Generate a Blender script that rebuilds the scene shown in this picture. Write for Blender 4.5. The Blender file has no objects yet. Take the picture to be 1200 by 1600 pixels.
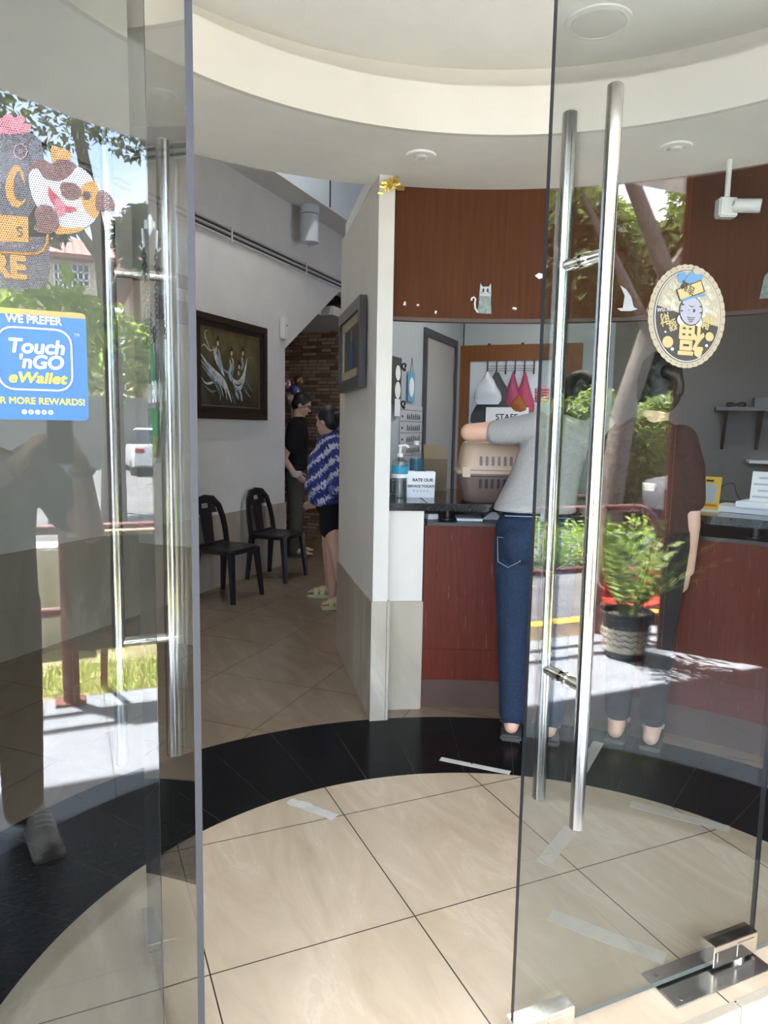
import bpy, bmesh, math, random
from mathutils import Vector, Matrix, noise
random.seed(7)
C = bpy.context.scene.collection
PI = math.pi
S2 = math.sqrt(2)

# ------------------------------------------------------------------ camera, sky, sun, exposure
def look_axes(yaw, pitch, roll):
    cy, sy, cp, sp = math.cos(yaw), math.sin(yaw), math.cos(pitch), math.sin(pitch)
    f = Vector((sy*cp, cy*cp, -sp)); r = Vector((cy, -sy, 0)); u = r.cross(f)
    cr, sr = math.cos(roll), math.sin(roll)
    return r*cr + u*sr, u*cr - r*sr, f
EYE = Vector((0, 0, 1.44))
cam = bpy.data.cameras.new('camera'); cam_o = bpy.data.objects.new('camera', cam); C.objects.link(cam_o)
R_, U_, F_ = look_axes(math.radians(23.8), math.radians(6.75), math.radians(1.05))
cam_o.matrix_world = Matrix(((R_.x, U_.x, -F_.x, EYE.x), (R_.y, U_.y, -F_.y, EYE.y), (R_.z, U_.z, -F_.z, EYE.z), (0, 0, 0, 1)))
cam.sensor_fit = 'VERTICAL'; cam.sensor_height = 24; cam.lens = 24*1112/1600
cam.clip_start = 0.02; cam.clip_end = 300
bpy.context.scene.camera = cam_o
sc = bpy.context.scene
sc.view_settings.view_transform = 'Standard'; sc.view_settings.look = 'None'
sc.view_settings.gamma = 1; sc.view_settings.use_curve_mapping = False
sc.view_settings.exposure = 2.05
sc.cycles.max_bounces = 10; sc.cycles.diffuse_bounces = 6; sc.cycles.glossy_bounces = 5
sc.cycles.transparent_max_bounces = 28; sc.cycles.sample_clamp_indirect = 12
sc.cycles.caustics_reflective = False; sc.cycles.caustics_refractive = False

SUN_STRENGTH = 36.0
SKY_STRENGTH = 4.6
w = bpy.data.worlds.new('sky'); sc.world = w; w.use_nodes = True
nt = w.node_tree; nt.nodes.clear()
wo = nt.nodes.new('ShaderNodeOutputWorld'); bg = nt.nodes.new('ShaderNodeBackground')
tc = nt.nodes.new('ShaderNodeTexCoord'); nz = nt.nodes.new('ShaderNodeTexNoise'); cr = nt.nodes.new('ShaderNodeValToRGB')
nz.inputs['Scale'].default_value = 2.2; nz.inputs['Detail'].default_value = 6
cr.color_ramp.elements[0].position = .38; cr.color_ramp.elements[0].color = (.42, .62, 1, 1)
cr.color_ramp.elements[1].position = .6; cr.color_ramp.elements[1].color = (.95, .97, 1.0, 1)
nt.links.new(tc.outputs['Generated'], nz.inputs['Vector']); nt.links.new(nz.outputs['Fac'], cr.inputs['Fac'])
nt.links.new(cr.outputs['Color'], bg.inputs['Color']); bg.inputs['Strength'].default_value = SKY_STRENGTH
nt.links.new(bg.outputs[0], wo.inputs[0])
sl = bpy.data.lights.new('sun', 'SUN'); sl.energy = SUN_STRENGTH; sl.angle = math.radians(.6); sl.color = (1, .96, .9)
so = bpy.data.objects.new('sun', sl); C.objects.link(so); so.location = (-6, -8, 20)
so.rotation_euler = Vector((.3, .43, -1)).to_track_quat('-Z', 'Y').to_euler()

# ------------------------------------------------------------------ material helpers
class NT:
    def __init__(s, name):
        s.m = bpy.data.materials.new(name); s.m.use_nodes = True; s.t = s.m.node_tree; s.t.nodes.clear()
        s.out = s.n('ShaderNodeOutputMaterial')
    def n(s, t, **k):
        nd = s.t.nodes.new(t)
        for a, b in k.items(): setattr(nd, a, b)
        return nd
    def put(s, sock, v):
        if v is None: return
        if hasattr(v, 'is_output'): s.t.links.new(v, sock)
        elif isinstance(v, (tuple, list)): sock.default_value = tuple(v) + ((1,) if len(v) == 3 and len(sock.default_value) == 4 else ())
        else: sock.default_value = v
    def math(s, op, a, b=None, c=None):
        nd = s.n('ShaderNodeMath', operation=op)
        for i, v in enumerate((a, b, c)): s.put(nd.inputs[i], v)
        return nd.outputs[0]
    def mix(s, f, a, b, mode='MIX'):
        nd = s.n('ShaderNodeMix', data_type='RGBA', blend_type=mode)
        s.put(nd.inputs[0], f); s.put(nd.inputs[6], a); s.put(nd.inputs[7], b)
        return nd.outputs[2]
    def pos(s): return s.n('ShaderNodeNewGeometry').outputs['Position']
    def obj(s): return s.n('ShaderNodeTexCoord').outputs['Object']
    def xyz(s, v):
        nd = s.n('ShaderNodeSeparateXYZ'); s.put(nd.inputs[0], v); return nd.outputs
    def mapping(s, v, loc=(0, 0, 0), rot=(0, 0, 0), scale=(1, 1, 1)):
        nd = s.n('ShaderNodeMapping'); s.put(nd.inputs[0], v); nd.inputs[1].default_value = loc
        nd.inputs[2].default_value = rot; nd.inputs[3].default_value = scale; return nd.outputs[0]
    def noise(s, v, scale=5, detail=4, rough=.5, dist=0):
        nd = s.n('ShaderNodeTexNoise'); s.put(nd.inputs['Vector'], v); nd.inputs['Scale'].default_value = scale
        nd.inputs['Detail'].default_value = detail; nd.inputs['Roughness'].default_value = rough
        nd.inputs['Distortion'].default_value = dist; return nd.outputs[0]
    def ramp(s, f, stops):
        nd = s.n('ShaderNodeValToRGB'); s.put(nd.inputs[0], f); e = nd.color_ramp.elements
        while len(e) < len(stops): e.new(.5)
        for el, (p, c) in zip(e, stops): el.position = p; el.color = tuple(c) + (1,)
        return nd.outputs[0]
    def principled(s, color, rough=.5, metal=0, spec=.5, bump=None, bstr=.1, bdist=.01):
        p = s.n('ShaderNodeBsdfPrincipled'); s.put(p.inputs['Base Color'], color); s.put(p.inputs['Roughness'], rough)
        s.put(p.inputs['Metallic'], metal); p.inputs['Specular IOR Level'].default_value = spec
        if bump is not None:
            b = s.n('ShaderNodeBump'); b.inputs['Strength'].default_value = bstr; b.inputs['Distance'].default_value = bdist
            s.put(b.inputs['Height'], bump); s.t.links.new(b.outputs[0], p.inputs['Normal'])
        return p.outputs[0]
    def done(s, sh): s.t.links.new(sh, s.out.inputs[0]); return s.m
    def grid(s, u, v, su, sv, ou, ov, w):
        """1 on the joints of a rectangular grid"""
        fu = s.math('FRACT', s.math('DIVIDE', s.math('SUBTRACT', u, ou - w/2), su)); fv = s.math('FRACT', s.math('DIVIDE', s.math('SUBTRACT', v, ov - w/2), sv))
        return s.math('MAXIMUM', s.math('LESS_THAN', fu, w/su), s.math('LESS_THAN', fv, w/sv))

def mat(name, color, rough=.5, metal=0, spec=.5, var=0, vscale=8, bump=0, bscale=60):
    """plain procedural material with a little uneven colour and bump"""
    t = NT(name); o = t.obj(); col = color
    if var:
        nz = t.noise(o, vscale, 5, .6)
        lo = tuple(max(0, c*(1-var)) for c in color); hi = tuple(min(1, c*(1+var)) for c in color)
        col = t.ramp(nz, [(.3, lo), (.7, hi)])
    h = t.noise(o, bscale, 3) if bump else None
    return t.done(t.principled(col, rough, metal, spec, h, bump, .004))

M = {}
M['white_paint'] = mat('white_paint', (.80, .785, .755), .6, var=.05, vscale=2.5, bump=.15, bscale=25)
M['soffit_paint'] = mat('soffit_paint', (.79, .77, .73), .6, var=.05, vscale=2.5, bump=.15, bscale=25)
M['cream_paint'] = mat('cream_paint', (.67, .632, .575), .6, var=.03, vscale=3)
M['reception_paint'] = mat('reception_paint', (.40, .445, .475), .6, var=.04, vscale=2)
M['dimmed_reception_paint'] = mat('dimmed_reception_paint', (.17, .16, .15), .7, var=.05, vscale=2)
M['partition_paint'] = mat('partition_paint', (.62, .585, .53), .6, var=.05, vscale=2.5, bump=.15, bscale=25)
M['grey_paint'] = mat('grey_paint', (.70, .685, .655), .65, var=.05, vscale=3)
M['cool_paint'] = mat('cool_paint', (.62, .69, .74), .6, var=.04, vscale=2)
M['black_plastic'] = mat('black_plastic', (.012, .012, .013), .28, bump=.03)
M['black_metal'] = mat('black_metal', (.02, .02, .022), .35)
M['dark_grey'] = mat('dark_grey', (.05, .05, .055), .5)
M['steel'] = mat('brushed_steel', (.44, .432, .415), .14, 1)
M['polish'] = mat('polished_steel', (.78, .77, .74), .07, 1)
M['plate_steel'] = mat('floor_plate_steel', (.60, .60, .60), .2, 1)
M['granite'] = mat('black_granite', (.016, .016, .018), .08, var=.6, vscale=150)
M['white_plastic'] = mat('white_plastic', (.78, .78, .76), .35)
M['paper'] = mat('white_paper', (.78, .79, .80), .7)
M['grey_paper'] = mat('grey_paper', (.46, .48, .50), .7)
M['ink'] = mat('black_ink', (.02, .02, .025), .6)
M['gold'] = mat('gold_foil', (.75, .52, .10), .3, .7)
M['rail'] = mat('rust_red_rail', (.20, .075, .06), .45, var=.3, vscale=12)
M['red'] = mat('red_enamel', (.62, .07, .04), .4, var=.1)
M['concrete'] = mat('concrete', (.32, .31, .29), .9, var=.15)
M['cardboard'] = mat('cardboard', (.20, .155, .095), .8, var=.06)
M['skin'] = mat('skin', (.56, .32, .22), .5, var=.05, vscale=10)
M['skin2'] = mat('skin_fair', (.62, .38, .28), .5, var=.05, vscale=10)
M['hair'] = mat('black_hair', (.010, .008, .008), .45, var=.3, vscale=60, bump=.4, bscale=120)
M['rubber'] = mat('dark_rubber', (.06, .055, .055), .7)

def glass_mat(name, tint, rough=0):
    t = NT(name); lw = t.n('ShaderNodeLayerWeight'); lw.inputs[0].default_value = .5
    fac = t.math('ADD', .043, t.math('MULTIPLY', .957, t.math('POWER', lw.outputs['Facing'], 5)))
    tr = t.n('ShaderNodeBsdfTransparent'); tr.inputs[0].default_value = tuple(tint) + (1,)
    gl = t.n('ShaderNodeBsdfGlossy'); gl.inputs['Roughness'].default_value = rough; gl.inputs[0].default_value = (1, 1, 1, 1)
    mx = t.n('ShaderNodeMixShader'); t.put(mx.inputs[0], fac); t.t.links.new(tr.outputs[0], mx.inputs[1]); t.t.links.new(gl.outputs[0], mx.inputs[2])
    return t.done(mx.outputs[0])
M['glass'] = glass_mat('door_glass', (.79, .808, .805))
M['tinted_glass'] = glass_mat('tinted_sidelight_glass', (.70, .72, .725))
M['dark_edge'] = mat('dark_glass_edge', (.012, .013, .016), .3)
M['glass_edge'] = mat('glass_edge', (.035, .036, .042), .45, spec=.25)
M['bottom_edge'] = mat('pale_glass_edge', (.20, .235, .225), .4)
M['clear'] = glass_mat('clear_plastic', (.90, .93, .94))

def dirty(t, o, col, amt=.5):
    sc = t.noise(t.mapping(o, scale=(30, 30, 2.5)), 3, 6, .7); f = t.math('MULTIPLY', t.math('GREATER_THAN', sc, .64), amt)
    return t.mix(f, col, (.32, .20, .14))

# lobby floor: tiled disc, black ring, hall tiles at 45 degrees
def floor_mat():
    t = NT('lobby_floor_tiles'); p = t.pos(); x, y, z = t.xyz(p)
    dx = t.math('SUBTRACT', x, .97); dy = t.math('SUBTRACT', y, 1.26)
    r = t.math('SQRT', t.math('ADD', t.math('MULTIPLY', dx, dx), t.math('MULTIPLY', dy, dy)))
    ang = t.math('ARCTAN2', dy, dx)
    ring = t.math('MULTIPLY', t.math('GREATER_THAN', r, 1.31), t.math('LESS_THAN', r, 1.895))
    inner = t.math('LESS_THAN', r, 1.31)
    g1 = t.grid(x, y, .6, .6, .295, 1.748, .004)
    k = t.math('DIVIDE', t.math('SUBTRACT', y, x), S2); m = t.math('DIVIDE', t.math('ADD', y, x), S2)
    g2 = t.grid(k, m, .6, .6, -.07, -.19, .0035)
    st = math.radians(9.1); ja = t.math('FRACT', t.math('DIVIDE', t.math('SUBTRACT', ang, math.radians(67.1)), st))
    g3 = t.math('LESS_THAN', t.math('MULTIPLY', t.math('MULTIPLY', ja, st), r), .0035)
    v = t.mapping(p, rot=(0, 0, .5), scale=(2.2, .7, 1)); vein = t.noise(v, 2.2, 8, .62, 1.6); cloud = t.noise(p, 1.3, 4)
    base = t.ramp(vein, [(.30, (.45, .355, .262)), (.47, (.51, .41, .308)), (.57, (.54, .44, .337)), (.61, (.59, .49, .385)), (.65, (.53, .43, .327))])
    base = t.mix(t.math('MULTIPLY', cloud, .3), base, (.46, .37, .282))
    scr = t.noise(t.mapping(p, scale=(3, 9, 1)), 9, 5, .7)
    blk = t.ramp(scr, [(.35, (.004, .004, .005)), (.7, (.012, .012, .013))])
    b2 = t.mix(g3, blk, (.030, .029, .028))
    base = t.mix(t.math('SUBTRACT', 1, inner), base, (.45, .415, .38), 'MULTIPLY')  # low hall light put into the colour: tiles outside the disc darkened
    joint = t.math('ADD', t.math('MULTIPLY', inner, g1), t.math('MULTIPLY', t.math('MULTIPLY', t.math('SUBTRACT', 1, inner), t.math('SUBTRACT', 1, ring)), g2))
    col = t.mix(joint, base, (.035, .028, .022)); col = t.mix(ring, col, b2)
    ro = t.math('ADD', .17, t.math('MULTIPLY', t.noise(p, 14, 4), .12))
    sp = t.n('ShaderNodeBsdfPrincipled'); t.put(sp.inputs['Base Color'], col); t.put(sp.inputs['Roughness'], ro); t.put(sp.inputs['Specular IOR Level'], t.math('SUBTRACT', .42, t.math('MULTIPLY', ring, .34)))
    return t.done(sp.outputs[0])
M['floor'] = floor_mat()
def terrace_mat():
    t = NT('terrace_tiles'); p = t.pos(); x, y, z = t.xyz(p)
    dx = t.math('SUBTRACT', x, .97); dy = t.math('SUBTRACT', y, 1.26)
    r = t.math('SQRT', t.math('ADD', t.math('MULTIPLY', dx, dx), t.math('MULTIPLY', dy, dy))); ang = t.math('ARCTAN2', dy, dx)
    ring = t.math('MULTIPLY', t.math('GREATER_THAN', r, 1.31), t.math('LESS_THAN', r, 1.895)); inner = t.math('LESS_THAN', r, 1.31)
    g1 = t.grid(x, y, .6, .6, .295, .55, .004)
    a = math.radians(12); u = t.math('ADD', t.math('MULTIPLY', x, 1), 0); v = t.math('ADD', y, 0)
    g2 = t.grid(u, v, .3, .3, .13, .03, .005)
    st = math.radians(9.1); ja = t.math('FRACT', t.math('DIVIDE', t.math('SUBTRACT', ang, math.radians(67.1)), st))
    g3 = t.math('LESS_THAN', t.math('MULTIPLY', t.math('MULTIPLY', ja, st), r), .004)
    n1 = t.noise(p, 3, 6, .6)
    white = t.ramp(n1, [(.3, (.265, .29, .335)), (.7, (.315, .335, .375))]); white = t.mix(g2, white, (.15, .145, .145))
    bei = t.ramp(n1, [(.3, (.40, .36, .31)), (.7, (.50, .45, .39))]); bei = t.mix(g1, bei, (.06, .05, .04))
    blk = t.ramp(n1, [(.3, (.010, .010, .012)), (.7, (.025, .025, .028))]); blk = t.mix(g3, blk, (.04, .04, .042))
    col = t.mix(ring, t.mix(inner, white, bei), blk)
    return t.done(t.principled(col, .35, 0, .4))
M['terrace'] = terrace_mat()
def wain_mat():
    t = NT('beige_wall_tile'); o = t.obj(); n = t.noise(t.mapping(o, scale=(1, 1, .35)), 3, 7, .6, 1)
    col = t.ramp(n, [(.3, (.36, .31, .25)), (.55, (.42, .37, .305)), (.62, (.49, .445, .38))])
    return t.done(t.principled(col, .16, 0, .5))
M['wall_tile'] = wain_mat()
def wood_mat(name, dark, light, sc=1, rough=.4, worn=0, spec=.4):
    t = NT(name); o = t.pos(); g = t.noise(t.mapping(o, scale=(26*sc, 26*sc, 1.2)), 2.5, 8, .65)
    col = t.ramp(g, [(.25, dark), (.75, light)])
    if worn: col = dirty(t, o, col, worn)
    return t.done(t.principled(col, rough, 0, spec))
M['fascia'] = wood_mat('brown_wood_panel', (.072, .024, .010), (.105, .038, .017), rough=.7, spec=.12)
M['counter_red'] = wood_mat('red_brown_counter', (.072, .012, .007), (.125, .021, .011), rough=.45, worn=.3, spec=.18)
M['kick'] = mat('brown_kick_board', (.070, .036, .026), .55, var=.1)
M['door_wood'] = wood_mat('orange_brown_wood', (.15, .055, .015), (.22, .082, .024), rough=.4)
M['frame_wood'] = wood_mat('dark_frame_wood', (.018, .012, .009), (.040, .026, .018), rough=.3)
def stone_mat():
    t = NT('ledge_stone'); u = t.xyz(t.obj()); cv = t.n('ShaderNodeCombineXYZ'); t.put(cv.inputs[0], u[0]); t.put(cv.inputs[1], u[2])
    b = t.n('ShaderNodeTexBrick'); t.put(b.inputs['Vector'], cv.outputs[0]); b.offset = .37; b.squash = .7; b.squash_frequency = 3
    b.inputs['Scale'].default_value = 1; b.inputs['Brick Width'].default_value = .21; b.inputs['Row Height'].default_value = .048
    b.inputs['Mortar Size'].default_value = .004; b.inputs['Bias'].default_value = 0
    t.put(b.inputs['Color1'], (.26, .13, .07)); t.put(b.inputs['Color2'], (.80, .62, .44)); t.put(b.inputs['Mortar'], (.08, .05, .03))
    col = t.mix(t.math('MULTIPLY', t.noise(t.obj(), 9, 5), .55), b.outputs[0], (.34, .18, .10))
    return t.done(t.principled(col, .75, 0, .3, t.noise(t.obj(), 30, 4), .5, .02))
M['stone'] = stone_mat()
def leaf_mat(name, c1, c2, tr=.55):
    t = NT(name); oi = t.n('ShaderNodeNewGeometry').outputs['Random Per Island']
    col = t.ramp(oi, [(0, c1), (1, c2)])
    d = t.n('ShaderNodeBsdfPrincipled'); t.put(d.inputs['Base Color'], col); d.inputs['Roughness'].default_value = .5
    tl = t.n('ShaderNodeBsdfTranslucent'); t.put(tl.inputs[0], col); mx = t.n('ShaderNodeMixShader'); mx.inputs[0].default_value = tr
    t.t.links.new(d.outputs[0], mx.inputs[1]); t.t.links.new(tl.outputs[0], mx.inputs[2]); return t.done(mx.outputs[0])
M['leaf_dark'] = leaf_mat('dark_leaves', (.045, .070, .025), (.13, .16, .055))
M['leaf_mid'] = leaf_mat('green_leaves', (.14, .22, .045), (.36, .43, .12))
M['leaf_bright'] = leaf_mat('bright_leaves', (.24, .40, .05), (.48, .58, .13))
M['bark'] = mat('bark', (.13, .105, .085), .9, var=.4, vscale=14, bump=.8, bscale=30)
M['soil'] = mat('soil', (.07, .05, .035), .95, var=.3)

# ------------------------------------------------------------------ mesh helpers
def frame_from(z):
    z = Vector(z).normalized(); a = Vector((0, 0, 1)) if abs(z.z) < .9 else Vector((1, 0, 0))
    x = a.cross(z).normalized(); return x, z.cross(x), z
class MB:
    def __init__(s): s.v = []; s.f = []; s.mi = []
    def add(s, vs, fs, mi=0):
        b = len(s.v); s.v += [tuple(v) for v in vs]; s.f += [tuple(i+b for i in f) for f in fs]; s.mi += [mi]*len(fs); return s
    def box(s, c, d, ax=None, mi=0, taper=1.0):
        c = Vector(c); X, Y, Z = ax or (Vector((1, 0, 0)), Vector((0, 1, 0)), Vector((0, 0, 1))); a, b, h = (k/2 for k in d); vs = []
        for z in (-1, 1):
            q = taper if z > 0 else 1
            for x, y in ((-1, -1), (1, -1), (1, 1), (-1, 1)): vs.append(c + X*(x*a*q) + Y*(y*b*q) + Z*(z*h))
        return s.add(vs, [(3, 2, 1, 0), (4, 5, 6, 7), (0, 1, 5, 4), (1, 2, 6, 5), (2, 3, 7, 6), (3, 0, 4, 7)], mi)
    def boxm(s, lo, hi, mi=0):
        return s.box([(a+b)/2 for a, b in zip(lo, hi)], [b-a for a, b in zip(lo, hi)], None, mi)
    def tube(s, pts, r, n=12, cap=True, mi=0, closed=False):
        pts = [Vector(p) for p in pts]; k = len(pts); rr = r if isinstance(r, (list, tuple)) else [r]*k; vs = []; x0 = None
        for i, p in enumerate(pts):
            if closed: d = pts[(i+1) % k]-pts[i-1]
            else: d = pts[min(i+1, k-1)]-pts[max(i-1, 0)]
            x, y, z = frame_from(d)
            if x0 is not None:
                x = (x0 - z*x0.dot(z)).normalized(); y = z.cross(x)
            x0 = x
            for j in range(n):
                a = 2*PI*j/n; vs.append(p + x*(math.cos(a)*rr[i]) + y*(math.sin(a)*rr[i]))
        fs = []
        for i in range(k if closed else k-1):
            i2 = (i+1) % k
            for j in range(n): fs.append((i*n+j, i*n+(j+1) % n, i2*n+(j+1) % n, i2*n+j))
        if cap and not closed: fs += [tuple(range(n-1, -1, -1)), tuple((k-1)*n+j for j in range(n))]
        return s.add(vs, fs, mi)
    def cyl(s, p0, p1, r0, r1=None, n=20, mi=0): return s.tube([p0, p1], [r0, r0 if r1 is None else r1], n, True, mi)
    def lathe(s, prof, c=(0, 0, 0), n=28, mi=0, ax=None):
        c = Vector(c); X, Y, Z = ax or (Vector((1, 0, 0)), Vector((0, 1, 0)), Vector((0, 0, 1))); vs = []; fs = []
        for r, z in prof:
            for j in range(n): a = 2*PI*j/n; vs.append(c + X*(r*math.cos(a)) + Y*(r*math.sin(a)) + Z*z)
        for i in range(len(prof)-1):
            for j in range(n): fs.append((i*n+j, i*n+(j+1) % n, (i+1)*n+(j+1) % n, (i+1)*n+j))
        fs += [tuple(range(n-1, -1, -1)), tuple((len(prof)-1)*n+j for j in range(n))]
        return s.add(vs, fs, mi)
    def ell(s, c, r, n=14, ax=None, mi=0):
        c = Vector(c); X, Y, Z = ax or (Vector((1, 0, 0)), Vector((0, 1, 0)), Vector((0, 0, 1))); vs = []; fs = []; m = max(6, n//2+2)
        if not isinstance(r, (tuple, list)): r = (r, r, r)
        vs.append(c - Z*r[2])
        for i in range(1, m):
            t = PI*i/m - PI/2
            for j in range(n): a = 2*PI*j/n; vs.append(c + X*(r[0]*math.cos(t)*math.cos(a)) + Y*(r[1]*math.cos(t)*math.sin(a)) + Z*(r[2]*math.sin(t)))
        vs.append(c + Z*r[2]); e = len(vs)-1
        for j in range(n): fs.append((0, 1+(j+1) % n, 1+j)); fs.append((e, e-n+j, e-n+(j+1) % n))
        for i in range(m-2):
            for j in range(n): a = 1+i*n; fs.append((a+j, a+(j+1) % n, a+n+(j+1) % n, a+n+j))
        return s.add(vs, fs, mi)
    def prism(s, pts, d, mi=0):
        """closed outline (3D points in one plane) thickened by the vector d"""
        k = len(pts); d = Vector(d); P = [Vector(p) for p in pts]
        n = sum((P[i].cross(P[(i+1) % k]) for i in range(k)), Vector((0, 0, 0)))
        if n.dot(d) > 0: P = P[::-1]
        return s.add(P + [p+d for p in P], [tuple(range(k)), tuple(range(2*k-1, k-1, -1))] + [((i+1) % k, i, i+k, (i+1) % k+k) for i in range(k)], mi)
    def arc_wall(s, c, r0, r1, a0, a1, z0, z1, n=40, mi=0):
        """curved slab between two radii, two angles (degrees) and two heights"""
        vs = []; fs = []
        for i in range(n+1):
            a = math.radians(a0+(a1-a0)*i/n); ca, sa = math.cos(a), math.sin(a)
            for r, z in ((r0, z0), (r1, z0), (r1, z1), (r0, z1)): vs.append((c[0]+r*ca, c[1]+r*sa, z))
        for i in range(n):
            for j in range(4): fs.append((i*4+j, i*4+(j+1) % 4, i*4+4+(j+1) % 4, i*4+4+j))
        if abs(a1-a0) < 359.9: fs += [(3, 2, 1, 0), (n*4, n*4+1, n*4+2, n*4+3)]
        return s.add(vs, fs, mi)
    def build(s, name, m, parent=None, smooth=True, bevel=0, kind=None, loc=None):
        me = bpy.data.meshes.new(name)
        if loc is not None:
            L = Vector(loc); s.v = [tuple(Vector(v)-L) for v in s.v]
        me.from_pydata(s.v, [], s.f); ms = m if isinstance(m, (list, tuple)) else [m]
        for q in ms: me.materials.append(q)
        if len(ms) > 1: me.polygons.foreach_set('material_index', s.mi)
        bm = bmesh.new(); bm.from_mesh(me); bmesh.ops.remove_doubles(bm, verts=bm.verts, dist=1e-6); bmesh.ops.recalc_face_normals(bm, faces=bm.faces)
        if bevel:
            es = [e for e in bm.edges if len(e.link_faces) == 2 and e.calc_face_angle(0) > .6]
            bmesh.ops.bevel(bm, geom=es, offset=bevel, segments=2, affect='EDGES', clamp_overlap=True)
        if smooth:
            for f in bm.faces: f.smooth = True
            for e in bm.edges:
                if len(e.link_faces) != 2 or e.calc_face_angle(0) > .65: e.smooth = False
        bm.to_mesh(me); bm.free()
        return link(name, me, parent, kind, loc)
def link(name, me, parent=None, kind=None, loc=None):
    o = bpy.data.objects.new(name, me); C.objects.link(o)
    if parent is not None:
        o.parent = parent
        if loc is None and parent.type == 'EMPTY' or loc is None:
            o.matrix_parent_inverse = world_of(parent).inverted()
    if loc is not None: o.location = loc
    if kind: o['kind'] = kind
    return o
def world_of(o):
    m = o.matrix_basis.copy()
    if o.parent: m = world_of(o.parent) @ o.matrix_parent_inverse @ m
    return m
def tag(o, label=None, cat=None, group=None, kind=None):
    if label: o['label'] = label
    if cat: o['category'] = cat
    if group: o['group'] = group
    if kind: o['kind'] = kind
    return o
def thing(name, label, cat, loc=(0, 0, 0), rot=0, group=None, kind=None):
    o = bpy.data.objects.new(name, None); C.objects.link(o); o.location = loc; o.rotation_euler = (0, 0, rot); o.empty_display_size = .05
    return tag(o, label, cat, group, kind)
def copy_tree(o, parent=None):
    c = o.copy(); C.objects.link(c)
    if parent: c.parent = parent
    for ch in list(o.children): copy_tree(ch, c)
    return c
def mesh_of(o):
    dg = bpy.context.evaluated_depsgraph_get(); return bpy.data.meshes.new_from_object(o.evaluated_get(dg))
def text(name, body, size, m, o, X, Y, parent=None, depth=.0006, bold=0, align='CENTER', shear=0, space=1, width=None):
    """real lettering: o = middle of the line's baseline, X along the line, Y up the letters"""
    cu = bpy.data.curves.new(name, 'FONT'); cu.body = body; cu.size = size; cu.align_x = align; cu.extrude = depth/2; cu.shear = shear; cu.space_character = space
    t = bpy.data.objects.new(name, cu); C.objects.link(t); bpy.context.view_layer.update(); me = mesh_of(t)
    bpy.data.objects.remove(t); X = Vector(X).normalized(); Y = Vector(Y).normalized(); Z = X.cross(Y); O = Vector(o)
    if bold:
        n0 = len(me.vertices); vs = [v.co.copy() for v in me.vertices]; fs = [tuple(f.vertices) for f in me.polygons]; av = []; af = []
        for dx, dy in ((0, 0), (1, 0), (-1, 0), (0, 1), (0, -1), (.7, .7), (-.7, .7), (.7, -.7), (-.7, -.7)):
            b0 = len(av); av += [v + Vector((dx*bold, dy*bold, .000015*(b0//max(1, n0)))) for v in vs]; af += [tuple(i+b0 for i in f) for f in fs]
        me = bpy.data.meshes.new(name); me.from_pydata(av, [], af)
    k = 1
    if width:
        xs = [v.co.x for v in me.vertices]; k = width/(max(xs)-min(xs))
    for v in me.vertices: c = v.co.copy(); v.co = O + X*(c.x*k) + Y*c.y + Z*c.z
    me.materials.clear(); me.materials.append(m); return link(name, me, parent)
def remesh(name, mb, m, parent, voxel=.008, smooth=4, loc=None):
    """melts overlapping solids into one continuous skin"""
    me = bpy.data.meshes.new(name); me.from_pydata(mb.v, [], mb.f)
    t = bpy.data.objects.new(name, me); C.objects.link(t)
    r = t.modifiers.new('r', 'REMESH'); r.mode = 'VOXEL'; r.voxel_size = voxel; r.use_smooth_shade = True
    if smooth: q = t.modifiers.new('s', 'SMOOTH'); q.factor = .5; q.iterations = smooth
    bpy.context.view_layer.update(); me2 = mesh_of(t); bpy.data.objects.remove(t)
    me2.materials.clear(); me2.materials.append(m)
    for p in me2.polygons: p.use_smooth = True
    return link(name, me2, parent)
def caps(mb, *segs):
    """limb pieces (p0, p1, r0, r1) with round ends"""
    for p0, p1, r0, r1 in segs:
        mb.tube([p0, p1], [r0, r1], 14); mb.ell(p0, r0, 14); mb.ell(p1, r1, 14)
    return mb

# ------------------------------------------------------------------ setting: directions of the building
UD = Vector((1, 1, 0))/S2; VD = Vector((-1, 1, 0))/S2; UP = Vector((0, 0, 1)); CEN = (.97, 1.26)
def wl(s, z, off=0, k=5.13): return UD*s + VD*(k/S2 - off) + UP*z          # on a wall running along UD, off = out into the room
def wn(t, z, off=0, m=7.66): return Vector((1, -1, 0))/S2*t + UD*(m/S2 - off) + UP*z
def polar(a, r, z): a = math.radians(a); return Vector((CEN[0]+r*math.cos(a), CEN[1]+r*math.sin(a), z))
def circle(r, z, n=96, a0=0, a1=360): return [polar(a0+(a1-a0)*i/n, r, z) for i in range(n+(a1-a0 < 360))]

# floors
mb = MB(); mb.prism([(-5, 1.145, -.08), (6.5, 1.145, -.08), (13, 9, -.08), (6, 16, -.08), (-5, 9, -.08)], (0, 0, .08))
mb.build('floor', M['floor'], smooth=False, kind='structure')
mb = MB(); mb.boxm((-5, -1.65, -.22), (6.5, 1.128, -.08)); mb.build('floor_terrace', M['terrace'], smooth=False, kind='structure')
mb = MB()
for x0, x1 in ((-5, .306), (.31, 1.51), (1.514, 2.71), (2.714, 6.5)): mb.boxm((x0, 1.127, -.0801), (x1, 1.153, .0012))
mb.build('trim_1', M['wall_tile'], bevel=.002, kind='structure')

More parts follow.
